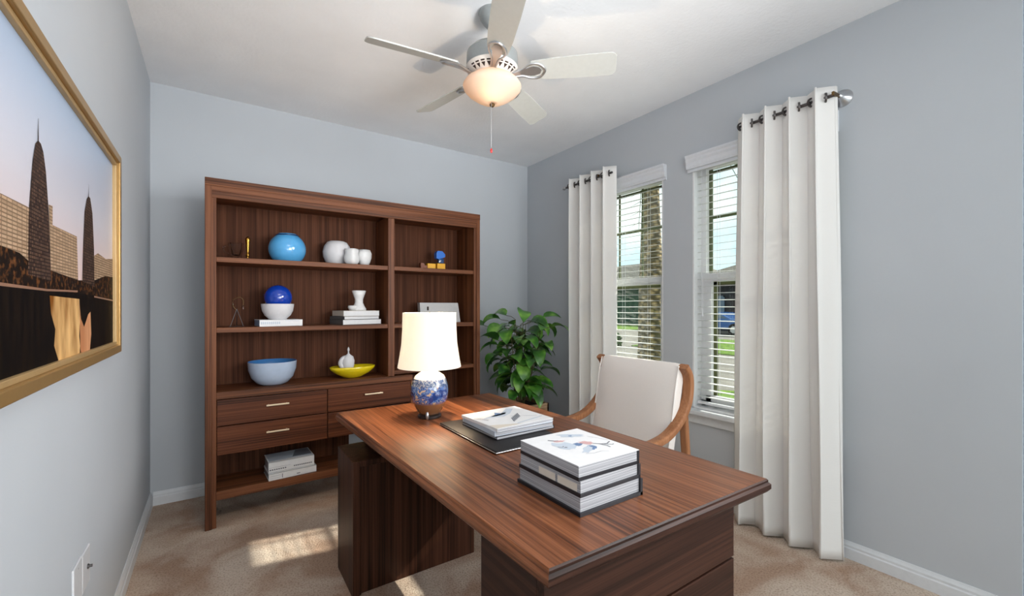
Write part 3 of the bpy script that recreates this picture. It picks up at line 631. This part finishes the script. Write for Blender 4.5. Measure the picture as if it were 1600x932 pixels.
# top: moulded edge by stacked rings of the rectangle
bm = NB(); ins = [(.050, .706), (.020, .712), (.008, .720), (.0, .730), (.0, .744), (.006, .750), (.006, .756), (.009, .760)]; rings = []
QD = [(.044, -.008, 1, 1), (.900, -.030, -1, 1), (.890, 1.595, -1, -1), (-.006, 1.600, 1, -1)]
for k, z in ins: rings.append([bm.verts.new((x+k*a, y+k*c, z)) for x, y, a, c in QD])
for A, B in zip(rings, rings[1:]):
    for i in range(4): bm.faces.new((A[i], A[(i+1) % 4], B[(i+1) % 4], B[i]))
bm.faces.new(rings[0][::-1]); bm.faces.new(rings[-1]); bm.normal_update()
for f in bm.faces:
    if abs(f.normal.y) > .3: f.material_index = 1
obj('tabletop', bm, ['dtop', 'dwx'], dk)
# far pedestal
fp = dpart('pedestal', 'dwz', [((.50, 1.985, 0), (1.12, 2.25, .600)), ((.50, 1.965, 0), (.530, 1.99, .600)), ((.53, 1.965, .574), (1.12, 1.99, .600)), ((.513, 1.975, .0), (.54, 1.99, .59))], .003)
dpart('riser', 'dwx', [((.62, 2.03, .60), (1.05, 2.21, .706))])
# near pedestal with drawers
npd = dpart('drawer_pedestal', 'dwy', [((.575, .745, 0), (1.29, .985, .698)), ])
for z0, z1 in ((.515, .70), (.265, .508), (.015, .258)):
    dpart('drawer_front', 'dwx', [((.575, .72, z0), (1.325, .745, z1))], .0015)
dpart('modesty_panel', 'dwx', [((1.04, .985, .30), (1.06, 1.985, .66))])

# ------------------------------------------------------------------ books on the desk
def blob(cx, cy, rx, ry, rot=0, sd=0, n=16):
    q = random.Random(sd); o = []
    for i in range(n):
        a = 2*PI*i/n; k = 1+q.uniform(-.28, .28); x, y = rx*k*math.cos(a), ry*k*math.sin(a); o.append((cx+x*math.cos(rot)-y*math.sin(rot), cy+x*math.sin(rot)+y*math.cos(rot)))
    return o
def stroke(pts, w):
    up_ = []; dn = []
    for i, p in enumerate(pts):
        a = pts[max(i-1, 0)]; b = pts[min(i+1, len(pts)-1)]; dx, dy = b[0]-a[0], b[1]-a[1]; l = math.hypot(dx, dy) or 1
        up_.append((p[0]-dy/l*w, p[1]+dx/l*w)); dn.append((p[0]+dy/l*w, p[1]-dx/l*w))
    return up_+dn[::-1]
art = (('cover_wash_print', 'inkl', [blob(.35, .62, .36, .13, -.5, 1), blob(-.35, .1, .22, .3, .3, 2), blob(-.05, -.35, .28, .10, .5, 3)]),
       ('cover_blue_print', 'inkb', [blob(.02, .02, .13, .12, .2, 4), blob(.15, -.32, .15, .12, .4, 5), blob(.33, .60, .05, .04, 0, 6)]),
       ('cover_pink_print', 'inkp', [blob(.28, .0, .2, .13, -.6, 7), blob(-.22, .42, .16, .06, -.3, 8)]),
       ('cover_dark_print', 'ink', [stroke([(-.42, .62), (-.3, .5), (-.2, .46)], .03), stroke([(.4, -.12), (.55, -.25), (.7, -.3), (.88, -.22)], .018), stroke([(.5, -.2), (.58, -.4), (.56, -.52)], .02), stroke([(.6, -.28), (.75, -.42), (.82, -.4)], .014), stroke([(-.55, .12), (-.45, .05), (-.38, .10)], .014), blob(-.40, .0, .05, .03, 0, 9), stroke([(-.3, -.55), (-.1, -.62), (.15, -.6), (.3, -.7)], .005), stroke([(.7, .35), (.85, .05), (.92, -.15)], .006)]))
SX, SY = .868, .930
t = book('art_book', 'bottom book of the tall stack at the near end of the desk, black cover edges', (SX, SY, dz), .0, .238, .272, .046, 'black', spine='+x', ct=.010, over=.006, open_top=True, group='tall stack on the desk')
t = book('art_book', 'second book of the tall desk stack, cream label boxes on its side', (SX, SY, dz+.046), .012, .232, .262, .040, 'black', spine='+x', ct=.010, over=.004, open_top=True, group='tall stack on the desk')
side_print(t, 'inkt', [(-.115, -.04, .010, .030), (-.03, .04, .010, .030)], '-x', .112, .13, 'label_print')
side_print(t, 'ink', [(-.036, -.034, .010, .032)], '-x', .1125, .13, 'label_rule')
t = book('art_book', 'top book of the tall desk stack, white cover with painted figures', (SX, SY, dz+.086), -.01, .228, .256, .038, 'black', spine='+x', ct=.010, over=.001, open_top=True, top='cover', prints=art, group='tall stack on the desk')
# portfolio and magazines
t = thing('portfolio', 'flat black leather portfolio lying under the magazines on the desk', 'portfolio', (.98, 1.535, dz), .0)
bm = NB(); box(bm, (-.158, -.235, 0), (.158, .235, .012), .004, 3); obj('cover', bm, 'leather', t, 'auto')
bm = NB(); box(bm, (-.1595, -.236, .0045), (.1595, .236, .0065), .0008); obj('edge_trim', bm, 'nickel', t)
MX, MY = 1.035, 1.545; z = dz+.0125
t = book('magazine_book', 'dark-based bottom volume under the magazines on the portfolio', (MX, MY, z), .02, .29, .275, .014, 'black', spine='+x', ct=.0035, over=.002, group='magazines on the portfolio')
t = book('magazine_book', 'silver-edged middle volume of the magazine pile', (MX-.004, MY-.002, z+.014), -.02, .285, .27, .018, 'inkl', spine='-x', ct=.002, over=.001, group='magazines on the portfolio')
mp = (('cover_wash_print', 'inkl', [[(-.75, .15), (-.35, .32), (.0, .35), (.55, .85), (.72, .70), (.3, .25), (-.1, .02)], [(-.2, -.86), (.9, -.62), (.9, -.56), (-.2, -.80)]]),
      ('cover_blue_print', 'inkb', [[(-.45, .22), (-.2, .36), (-.05, .62), (.05, .42), (.25, .45), (.15, .28), (-.2, .2)]]),
      ('cover_dark_print', 'ink', [stroke([(-.16+.09*k, -.62+.07*k), (.02+.09*k, -.22+.07*k)], .022) for k in range(6)]+[stroke([(.1, -.05), (.8, -.45)], .008), stroke([(-.95, .35), (-.72, -.1)], .012), stroke([(-.88, .42), (-.66, .0)], .006)]),
      ('cover_tan_print', 'inkt', [[(-.98, -.95), (-.1, -.95), (-.3, -.82), (-.98, -.55)]]))
t = book('magazine', 'white magazine with blue and grey cover drawings, topmost of its pile', (MX-.004, MY, z+.032), .035, .286, .275, .012, 'cover', spine='-x', ct=.0015, over=.001, prints=mp, group='magazines on the portfolio')

# ------------------------------------------------------------------ table lamp
LX, LY = .845, 1.93
tl = thing('table_lamp', 'lit table lamp with white shade and blue painted porcelain body on the desk', 'lamp', (LX, LY, dz))
bm = NB(); lathe(bm, [(0, 0), (.052, 0), (.055, .004), (.055, .012), (.046, .017), (0, .017)], (0, 0, 0), 40); obj('base', bm, 'iron', tl, 'auto')
bm = NB(); lathe(bm, [(0, .017), (.044, .017), (.052, .026), (.070, .055), (.084, .09), (.089, .125), (.086, .155), (.077, .182), (.066, .200), (.045, .214), (.030, .222), (0, .224)], (0, 0, 0), 56); obj('vase_body', bm, 'vase', tl, True)
bm = NB(); lathe(bm, [(0, .222), (.026, .222), (.026, .235), (.012, .240), (.010, .30), (0, .30)], (0, 0, 0), 24); obj('neck', bm, 'gold', tl, 'auto')
bm = NB(); pr = [(.149, .240), (.140, .29), (.131, .35), (.127, .42), (.1255, .498)]
lathe(bm, pr+[(r-.002, z) for r, z in reversed(pr)]+[pr[0]], (0, 0, 0), 64); obj('lamp_shade', bm, 'shade', tl, 'auto')
bm = NB(); sweep(bm, [(-.124, 0, .492), (.124, 0, .492)], circ(.002, 6)); sweep(bm, [(0, -.124, .492), (0, .124, .492)], circ(.002, 6)); sweep(bm, [(0, 0, .30), (0, 0, .50)], circ(.003, 6), up=(1, 0, 0)); obj('harp', bm, 'gold', tl)
def pl(name, loc, power, col, r, parent=None):
    d = bpy.data.lights.new(name, 'POINT'); d.energy = power; d.color = col; d.shadow_soft_size = r; o = bpy.data.objects.new(name, d); COL.objects.link(o); o.location = loc
    if parent: o.parent = parent
pl('lamp_bulb_light', (0.03, 0, .37), 22, (1, .78, .52), .03, tl)
bm = NB(); lathe(bm, [(0, .02), (.006, .016), (.0085, .0), (.006, -.014), (0, -.018)], (-.032, -.047, .018), 12); obj('switch', bm, 'nickel', tl, True)

# ------------------------------------------------------------------ armchair
ch = thing('armchair', 'cream upholstered armchair with curved warm wood arms behind the desk', 'chair', (1.80, 1.602, 0), 0)
def bez(a): return catmull(a, 8)
HW = .284
for s in (-1, 1):
    y = s*HW
    side = bez([(.150, y, .985), (.185, y, .935), (.190, y, .86), (.165, y, .78), (.10, y, .705), (.0, y, .650), (-.14, y, .628), (-.26, y, .622)])
    bm = NB(); sweep(bm, side, rrect(.034, .054, .010), up=(0, 1, 0)); obj('arm', bm, 'oak', ch, 'auto')
    bm = NB(); sweep(bm, [(.150, y, .76), (.165, y, .60), (.19, y, .35), (.235, y, 0)], rrect(.028, .040, .008), up=(0, 1, 0), scale=[1, 1.05, 1, .75]); obj('leg', bm, 'oak', ch, 'auto')
    bm = NB(); sweep(bm, [(-.235, y, .62), (-.24, y, .40), (-.25, y, 0)], rrect(.028, .040, .008), up=(0, 1, 0), scale=[.9, 1.05, .75]); obj('leg', bm, 'oak', ch, 'auto')
    bm = NB(); sweep(bm, [(-.24, y, .34), (.195, y, .32)], rrect(.024, .05, .006)); obj('seat_rail', bm, 'oak', ch)
# backrest: cushion cross-section swept across y
bm = NB()
sec = [(.145, .985), (.165, .998), (.185, .985), (.178, .9), (.150, .78), (.115, .62), (.08, .46), (.03, .455), (.035, .50), (.068, .62), (.098, .78), (.122, .9)]
n = 14; rings = []
for i in range(n+1):
    u = -1+2*i/n; y = u*(HW-.018); bulge = .016*(1-u**4); cx = sum(p[0] for p in sec)/len(sec); cz = .72
    rings.append([bm.verts.new((x-(bulge if k > 7 else -.2*bulge), y, z-(0 if abs(u) < .97 else .004))) for k, (x, z) in enumerate(sec)])
for A, B in zip(rings, rings[1:]):
    for i in range(len(sec)): bm.faces.new((A[i], A[(i+1) % len(sec)], B[(i+1) % len(sec)], B[i]))
bm.faces.new(rings[0][::-1]); bm.faces.new(rings[-1]); bmesh.ops.recalc_face_normals(bm, faces=bm.faces[:])
o = obj('backrest', bm, 'uphol', ch, 'auto'); md = o.modifiers.new('b', 'BEVEL'); md.width = .008; md.segments = 3; md.limit_method = 'ANGLE'; md.angle_limit = .8
for s in (-1, 1):
    bm = NB(); sweep(bm, bez([(.035, s*(HW-.020), .50), (.066, s*(HW-.020), .62), (.096, s*(HW-.020), .78), (.118, s*(HW-.020), .9), (.142, s*(HW-.020), .985)]), circ(.0035, 6), up=(0, 1, 0)); obj('piping', bm, 'uphol', ch, True)
bm = NB(); box(bm, (-.25, -HW+.016, .36), (.10, HW-.016, .475), .035, 4); obj('seat_cushion', bm, 'uphol', ch, True)

# ------------------------------------------------------------------ plant
pt = thing('potted_plant', 'leafy green houseplant in a square wooden planter in the room corner', 'plant', (2.16, 3.02, 0))
bm = NB(); q = .17
for a in range(4):
    R = Matrix.Rotation(a*PI/2, 3, 'Z'); b2 = NB(); box(b2, (-q, -q, .01), (q, -q+.02, .475), .003); merge(bm, b2, R.to_4x4())
box(bm, (-q+.01, -q+.01, .01), (q-.01, q-.01, .03)); obj('planter', bm, 'planter', pt)
bm = NB()
for sx in (-1, 1):
    for sy in (-1, 1): box(bm, (sx*.13-.02, sy*.13-.02, 0), (sx*.13+.02, sy*.13+.02, .012))
obj('planter_foot', bm, 'planter', pt)
bm = NB(); box(bm, (-q+.018, -q+.018, .40), (q-.018, q-.018, .445), .004); obj('soil', bm, 'soil', pt)
rnd = random.Random(11)
stems = []
for k in range(9):
    a = k*2*PI/9+rnd.uniform(-.3, .3); L = rnd.uniform(.10, .24) if k % 3 else .05; hgt = rnd.uniform(.62, .78)
    stems.append(catmull([(.02*math.cos(a), .02*math.sin(a), .43), (.05*math.cos(a), .05*math.sin(a), .56), (L*.7*math.cos(a), L*.7*math.sin(a), .43+hgt*.6), (L*math.cos(a), L*math.sin(a), .43+hgt)], 8))
bm = NB()
for s in stems: sweep(bm, s, circ(.006, 6), up=(1, 0, 0), scale=[1-.6*i/len(s) for i in range(len(s))])
lb = NB()
def leaf(bm, p, dirv, L, Wd, droop, roll):
    d = Vector((dirv[0], dirv[1], 0)).normalized(); side = Vector((-d.y, d.x, 0)); n = 7; mid = []; Lf = []; Rt = []; pos = Vector(p); ang = dirv[2]
    for i in range(n+1):
        u = i/n; w = Wd*math.sin(PI*min(1, u**.8*1.0))**.85*(1-.15*u) if 0 < u < 1 else 0
        up = Vector((0, 0, 1)); fwd = d*math.cos(ang)+up*math.sin(ang); nrm = -d*math.sin(ang)+up*math.cos(ang)
        sd = side*math.cos(roll)+nrm*math.sin(roll); nn = nrm*math.cos(roll)-side*math.sin(roll)
        mid.append(pos.copy()); Lf.append(pos+sd*w+nn*w*.30); Rt.append(pos-sd*w+nn*w*.30)
        pos = pos+fwd*(L/n); ang -= droop/n
    V = [bm.verts.new(v) for v in mid]; A = [bm.verts.new(v) for v in Lf]; B = [bm.verts.new(v) for v in Rt]
    for i in range(n):
        for X, fl in ((A, 0), (B, 1)):
            q_ = (V[i], X[i], X[i+1], V[i+1])
            try: bm.faces.new(q_ if fl else q_[::-1])
            except ValueError: pass
for si, s in enumerate(stems):
    tot = len(s)
    for j in range(14):
        u = .34+.66*j/13; p = s[min(tot-1, int(u*(tot-1)))]
        a = rnd.uniform(0, 2*PI) if u > .5 else rnd.uniform(0, 2*PI)
        spread = .07+.10*u
        dv = (math.cos(a), math.sin(a)); st = p+Vector((dv[0], dv[1], .35))*rnd.uniform(.35, 1)*spread
        sweep(bm, [p, (p+st)/2+Vector((0, 0, .012)), st], circ(.0022, 5), up=(1, 0, 0))
        leaf(lb, st, (*dv, rnd.uniform(-.1, .7)), rnd.uniform(.16, .225), rnd.uniform(.050, .068), rnd.uniform(1.0, 2.1), rnd.uniform(-.5, .5))
obj('stems', bm, 'stem', pt, True); obj('foliage', lb, 'leaf', pt, True)

# ------------------------------------------------------------------ ceiling fan
FX, FY, FZ = 1.13, 1.824, 2.42
fan = thing('ceiling_fan', 'five-bladed pale ceiling fan with lit alabaster bowl light', 'ceiling fan', (FX, FY, H))
Z = lambda z: z-H-.018
bm = NB(); lathe(bm, [(0, 0), (.065, 0), (.067, -.010), (.060, -.030), (.045, -.055), (.028, -.075), (.022, -.082), (0, -.082)], (0, 0, 0), 40); obj('canopy', bm, 'fanb', fan, 'auto')
bm = NB(); sweep(bm, [(0, 0, -.08), (0, 0, -.165)], circ(.012, 14), up=(1, 0, 0)); obj('downrod', bm, 'nickel', fan, 'auto')
bm = NB(); lathe(bm, [(0, Z(2.585)), (.05, Z(2.583)), (.105, Z(2.570)), (.125, Z(2.548)), (.127, Z(2.50)), (.122, Z(2.480)), (0, Z(2.480))], (0, 0, 0), 48); obj('motor_housing', bm, 'fanb', fan, 'auto')
bm = NB(); lathe(bm, [(0, Z(2.480)), (.128, Z(2.480)), (.126, Z(2.470)), (.088, Z(2.437)), (.080, Z(2.432)), (0, Z(2.432))], (0, 0, 0), 60); vr = obj('vent_ring', bm, 'fanw', fan, 'auto')
bm = NB()
for k in range(25):
    if k % 5 == 0: continue
    a = math.radians(-43+k*14.4); R = Matrix.Rotation(a, 3, 'Z'); e = .0012
    def pp(r, tt, lift=e):
        z = 2.437+(r-.088)*(.033/.038); return R @ Vector((r, tt, Z(z)-lift))
    poly(bm, [pp(.096, 0), pp(.112, -.010), pp(.112, .010)]); poly(bm, [pp(.116, -.010), pp(.121, -.010), pp(.121, .010), pp(.116, .010)])
obj('vent_slots', bm, 'slot', vr)
bm = NB(); lathe(bm, [(0, Z(2.434)), (.075, Z(2.434)), (.070, Z(2.415)), (.060, Z(2.405)), (0, Z(2.405))], (0, 0, 0), 40); obj('switch_housing', bm, 'bronze', fan, 'auto')
bm = NB(); pr = [(.078, Z(2.432)), (.112, Z(2.424)), (.134, Z(2.408)), (.144, Z(2.392)), (.140, Z(2.378)), (.122, Z(2.358)), (.092, Z(2.336)), (.060, Z(2.318)), (.030, Z(2.309)), (.012, Z(2.306))]
lathe(bm, pr+[(r*.97, z+.004) for r, z in reversed(pr)]+[pr[0]], (0, 0, 0), 56); obj('glass_bowl', bm, 'bowlglass', fan, True)
bm = NB(); lathe(bm, [(0, Z(2.290)), (.008, Z(2.292)), (.013, Z(2.300)), (.010, Z(2.306)), (.015, Z(2.311)), (0, Z(2.313))], (0, 0, 0), 20); obj('finial', bm, 'bronze', fan, 'auto')
bm = NB(); sweep(bm, [(-.012, -.012, Z(2.33)), (-.012, -.012, Z(2.085))], circ(.0013, 6), up=(1, 0, 0)); pc = obj('pull_chain', bm, 'nickel', fan)
bm = NB(); lathe(bm, [(0, .010), (.004, .006), (.006, -.004), (.004, -.012), (0, -.014)], (-.012, -.012, Z(2.072)), 14); obj('pull_fob', bm, 'red', pc, True)
pl('fan_bulb_light', (-.035, -.05, Z(2.348)), .7, (1, .74, .46), .010, fan)
for k in range(5):
    a = math.radians(-43+72*k); R = Matrix.Rotation(a, 4, 'Z') @ Matrix.Translation((0, 0, Z(2.455))) @ Matrix.Rotation(math.radians(-20), 4, 'X')
    # blade outline: narrow inner end, wide rounded tip
    out = []
    ri, ro, wi, wo = .185, .600, .050, .062
    for x, y in ((ri+.012, -wi), (.30, -wi-.008), (.45, -wo), (ro-.03, -wo)): out.append((x, y))
    for q in range(1, 6): an = -PI/2+PI/2*q/6; out.append((ro-.03+.03*math.cos(an), -wo+.03+.03*math.sin(an)))
    for q in range(0, 6): an = PI/2*q/6; out.append((ro-.03+.03*math.cos(an), wo-.03+.03*math.sin(an)))
    for x, y in ((ro-.03, wo), (.45, wo), (.30, wi+.008), (ri+.012, wi), (ri, wi-.02), (ri-.006, 0), (ri, -wi+.02)): out.append((x, y))
    bm = NB(); prism(bm, [(x, y, 0) for x, y in out], (0, 0, .006)); bm.transform(R); bl_ = obj('blade', bm, 'fan', fan)
    bm = NB(); iron = catmull([(.10, -.010, -.022), (.15, -.018, -.010), (.19, -.038, -.004), (.235, -.036, -.004), (.262, 0, -.004), (.235, .036, -.004), (.19, .038, -.004), (.15, .018, -.010), (.10, .010, -.022)], 5)
    sweep(bm, iron, circ(.0055, 6)); prism(bm, [(.10, -.012, -.022), (.155, -.016, -.008), (.205, -.026, -.004), (.235, -.018, -.004), (.245, 0, -.004), (.235, .018, -.004), (.205, .026, -.004), (.155, .016, -.008), (.10, .012, -.022)], (0, 0, .003)); bm.transform(R); obj('blade_iron', bm, 'nickel', bl_, 'auto')

# ------------------------------------------------------------------ picture on the left wall
px, py0, py1, pz0, pz1 = XL, .95, 2.355, 1.103, 1.892
pic = thing('framed_picture', 'gold-framed city skyline picture over dark water on the left wall', 'picture', (px, 0, 0))
def fr(bm, a, b_, c, d, w, x0, x1, bev=.002):
    box(bm, (x0, a, c), (x1, a+w, d), bev); box(bm, (x0, b_-w, c), (x1, b_, d), bev); box(bm, (x0, a+w, c), (x1, b_-w, c+w), bev); box(bm, (x0, a+w, d-w), (x1, b_-w, d), bev)
bm = NB(); fr(bm, py0, py1, pz0, pz1, .030, .0, .032, .003); obj('frame', bm, 'frame', pic)
bm = NB(); fr(bm, py0+.03, py1-.03, pz0+.03, pz1-.03, .014, .0, .022, .002); obj('frame_liner', bm, 'framein', pic)
Y0, Y1, Z0, Z1 = py0+.044, py1-.044, pz0+.044, pz1-.044
def art_part(name, mat, polys, lay):
    x = .0105+.0003*lay
    for pl_ in polys: bm = NB(); pl_ = [(y*1.029, 1.285+(z-1.285)*1.029) for y, z in pl_]; poly(bm, [(x, max(Y0, min(Y1, y)), max(Z0, min(Z1, z))) for y, z in pl_]); obj(name, bm, mat, pic)
bm = NB(); box(bm, (0, Y0-.004, Z0-.004), (.010, Y1+.004, Z1+.004)); obj('print_sky', bm, 'asky', pic)
art_part('print_building', 'abldg', [[(.95, 1.47), (1.186, 1.494), (1.343, 1.496), (1.343, 1.36), (.95, 1.36)], [(1.469, 1.528), (1.498, 1.53), (1.498, 1.484), (1.723, 1.486), (1.737, 1.359), (1.488, 1.347)], [(1.937, 1.452), (1.993, 1.466), (2.118, 1.458), (2.33, 1.47), (2.33, 1.34), (1.937, 1.34)]], 1)
art_part('print_shore', 'ashore', [[(.95, 1.398), (1.186, 1.398), (1.281, 1.394), (1.343, 1.38), (1.50, 1.372), (1.74, 1.362), (1.94, 1.372), (2.1, 1.395), (2.33, 1.40), (2.33, 1.31), (1.723, 1.315), (.95, 1.315)]], 2)
art_part('print_tower', 'atower', [[(1.328, 1.353), (1.332, 1.474), (1.343, 1.531), (1.357, 1.600), (1.375, 1.644), (1.392, 1.656), (1.410, 1.654), (1.427, 1.640), (1.445, 1.600), (1.462, 1.528), (1.478, 1.408), (1.484, 1.347)], [(1.784, 1.361), (1.795, 1.476), (1.811, 1.575), (1.838, 1.618), (1.860, 1.630), (1.880, 1.628), (1.910, 1.585), (1.932, 1.473), (1.937, 1.350)], [(1.390, 1.65), (1.396, 1.65), (1.394, 1.705), (1.392, 1.705)], [(1.858, 1.625), (1.863, 1.625), (1.861, 1.668), (1.860, 1.668)]], 3)
art_part('print_water', 'awater', [[(.95, 1.325), (1.723, 1.325), (2.33, 1.315), (2.33, 1.10), (.95, 1.10)]], 4)
art_part('print_reflection', 'arefl', [[(1.470, 1.312), (1.60, 1.310), (1.744, 1.308), (1.752, 1.26), (1.742, 1.20), (1.760, 1.15), (1.745, 1.10), (1.520, 1.10), (1.540, 1.15), (1.505, 1.19), (1.515, 1.23), (1.480, 1.27)]], 5)
art_part('print_peach_reflection', 'arefl2', [[(1.742, 1.305), (1.762, 1.250), (1.800, 1.225), (1.850, 1.262), (1.880, 1.270), (1.890, 1.200), (1.872, 1.150), (1.878, 1.10), (1.745, 1.10), (1.755, 1.18)]], 5)
art_part('print_shoreline', 'aline', [[(.95, 1.330), (1.186, 1.330), (1.45, 1.327), (1.723, 1.332), (1.723, 1.327), (1.45, 1.322), (.95, 1.325)], [(1.93, 1.321), (2.33, 1.312), (2.33, 1.307), (1.93, 1.316)]], 6)

# ------------------------------------------------------------------ wall plates
t = thing('wall_plate', 'blank white wall plate low on the left wall, nearer the camera', 'wall plate', (XL, 1.815, .452))
bm = NB(); box(bm, (0, -.048, -.062), (.006, .048, .062), .002); obj('plate', bm, 'plate', t)
bm = NB(); 
for z in (-.045, .045): lathe(bm, [(0, 0), (.003, 0), (.002, .0012), (0, .0015)], (.006, 0, z), 10, rot=Euler((0, PI/2, 0)))
obj('screw', bm, 'nickel', t)
t = thing('wall_plate', 'white wall plate with a dark cable jack, farther along the left wall', 'wall plate', (XL, 1.916, .448))
bm = NB(); box(bm, (0, -.048, -.060), (.006, .048, .060), .002); obj('plate', bm, 'plate', t)
bm = NB(); lathe(bm, [(0, 0), (.008, 0), (.008, .004), (.0045, .004), (.0045, .012), (0, .012)], (.006, .012, .0), 8, rot=Euler((0, PI/2, 0))); obj('cable_jack', bm, 'iron', t)

# ------------------------------------------------------------------ outside
GZ = -.2
b = NB(); box(b, (XO+.01, -60, GZ-.2), (90, 90, GZ)); g = struct('ground', b, 'concrete', 'pale concrete drive and street outside the windows')
def lawn(pts, label):
    bm = NB(); prism(bm, [(x, y, GZ) for x, y in pts], (0, 0, .03)); o = obj('lawn', bm, 'lawn'); tag(o, label, 'lawn')
lawn([(13, 1), (18.8, 1), (18.8, 12.6), (13, 11)], 'bright green lawn strip across the driveway, seen low in the nearer window')
lawn([(22, 18.4), (28.8, 18.4), (28.8, 60), (22, 60)], 'lawn before the dark green garage, seen through the farther window')
lawn([(2.9, 2.6), (5.5, 2.8), (7.6, 3.8), (7.0, 4.6), (2.9, 4.4)], 'green grass patch just outside the nearer window')
def house(x, y0, y1, d, ze, zr, wallm, label, holes, seed=0):
    t = thing('house', label, 'house', (x, (y0+y1)/2, GZ)); w = (y1-y0)/2; ze -= GZ; zr -= GZ
    bm = NB(); box(bm, (0, -w, 0), (d, w, ze)); obj('wall', bm, wallm, t)
    bm = NB(); e = .6; A = [(-e, -w-e, ze), (d+e, -w-e, ze), (d+e, w+e, ze), (-e, w+e, ze)]; B = [(d/2, -w+d/2, zr), (d/2, w-d/2, zr)]
    va = [bm.verts.new(p) for p in A]; vb = [bm.verts.new(p) for p in B]
    for f in ((va[0], va[1], vb[0]), (va[1], va[2], vb[1], vb[0]), (va[2], va[3], vb[1]), (va[3], va[0], vb[0], vb[1]), (va[0], va[3], va[2], va[1])): bm.faces.new(f)
    obj('roof', bm, 'roof', t)
    bm = NB(); box(bm, (-e-.03, -w-e, ze-.18), (-e, w+e, ze)); obj('fascia', bm, 'coverg', t)
    for hn, a, b_, z0, z1, m in holes:
        bm = NB(); box(bm, (-.06, a, z0), (0, b_, z1)); box(bm, (-.09, a-.08, z0-.02), (-.05, a, z1+.08)); box(bm, (-.09, b_, z0-.02), (-.05, b_+.08, z1+.08)); box(bm, (-.09, a-.08, z1), (-.05, b_+.08, z1+.08)); obj(hn, bm, m, t)
house(26, 3.0, 17.5, 10, 2.85, 5.2, 'stucco', 'dark house with a tiled roof across the street in the nearer window', [('garage_door', -1.5, 3.0, .0, 2.3, 'slot'), ('house_window', -5, -3, .9, 2.1, 'carg'), ('house_window', 4.5, 6.2, .9, 2.1, 'carg')])
house(30, 19.0, 36, 10, 3.1, 5.6, 'garage', 'dark green-walled house with a tiled roof behind the palm trunk', [('garage_door', -6.5, -2.0, .0, 2.3, 'garage'), ('house_window', 1, 3, .9, 2.1, 'carg')])
# car
car = thing('car', 'blue car parked before the dark house across the street', 'car', (22.6, 13.2, GZ), 0)
prof = [(-2.25, .35), (-2.25, .75), (-2.1, .88), (-1.2, .98), (-.6, 1.32), (.2, 1.40), (1.0, 1.32), (1.6, .98), (2.1, .92), (2.25, .7), (2.25, .35)]
bm = NB(); prism(bm, [(-.85, y, z*.9) for y, z in prof], (1.7, 0, 0)); o = obj('body', bm, 'carb', car); md = o.modifiers.new('b', 'BEVEL'); md.width = .08; md.segments = 3
bm = NB()
for pp_ in ([(-1.05, .99), (-.55, 1.28), (.12, 1.34), (.12, 1.0)], [(.2, 1.0), (.2, 1.34), (.95, 1.27), (1.4, 1.0)]): prism(bm, [(-.87, y, z*.9) for y, z in pp_], (.02, 0, 0))
obj('side_window', bm, 'carg', car)
for y in (-1.4, 1.4):
    for x in (-.80, .80):
        bm = NB(); lathe(bm, [(0, -.1), (.27, -.1), (.32, -.07), (.32, .07), (.27, .1), (0, .1)], (x, y, .32), 24, rot=Euler((0, PI/2, 0))); wv = obj('wheel', bm, 'tyre', car, 'auto')
        bm = NB(); lathe(bm, [(0, -.112), (.18, -.11), (.18, .11), (0, .112)], (x, y, .32), 12, rot=Euler((0, PI/2, 0))); obj('hubcap', bm, 'nickel', wv)
# palm
pm = thing('palm_tree', 'palm tree with a rough criss-cross trunk just outside the farther window', 'palm tree', (6.55, 5.09, GZ))
bm = NB(); prof = [(.27, 0), (.23, .4), (.215, 1.0), (.205, 1.8), (.195, 2.2), (.165, 3.0), (.14, 3.8), (.16, 4.6), (.14, 5.2), (0, 5.3)]
lathe(bm, prof, (0, 0, 0), 28, lambda a, z: 1+.05*math.sin(5*a+z*9)); obj('trunk', bm, 'trunk', pm, True)
fb = NB()
for k in range(16):
    a = 2*PI*k/16; d = Vector((math.cos(a), math.sin(a), 0)); s = Vector((-d.y, d.x, 0)); el = .9-.9*(k % 3)/2; pts = []
    for i in range(9): u = i/8; pts.append(Vector((0, 0, 5.1))+d*(2.2*u*math.cos(el*.6))+Vector((0, 0, 1.6*u*math.sin(el)-1.9*u*u)))
    sweep(fb, pts, circ(.02, 5), scale=[1-.8*i/8 for i in range(9)])
    for i in range(1, 8):
        for q_ in (0, .5):
            p = pts[i]*(1-q_)+pts[i+1]*q_ if i < 8 else pts[i]
            for sg in (-1, 1): poly(fb, [p, p+s*sg*.3+d*.25+Vector((0, 0, -.12)), p+d*.07])
obj('fronds', fb, 'hedge', pm)
# hedge far left of the farther window
bm = NB(); bmesh.ops.create_icosphere(bm, subdivisions=4, radius=1)
rr = random.Random(4)
for v in bm.verts: v.co = Vector((v.co.x*.5, v.co.y*1.0, max(-.3, v.co.z)*.55))*(1+rr.uniform(-.08, .08))
tag(obj('shrub', bm, 'hedge', None, False, (12.6, 12.2, GZ+.16)), 'low dark shrub outside beyond the palm, low in the farther window', 'shrub')
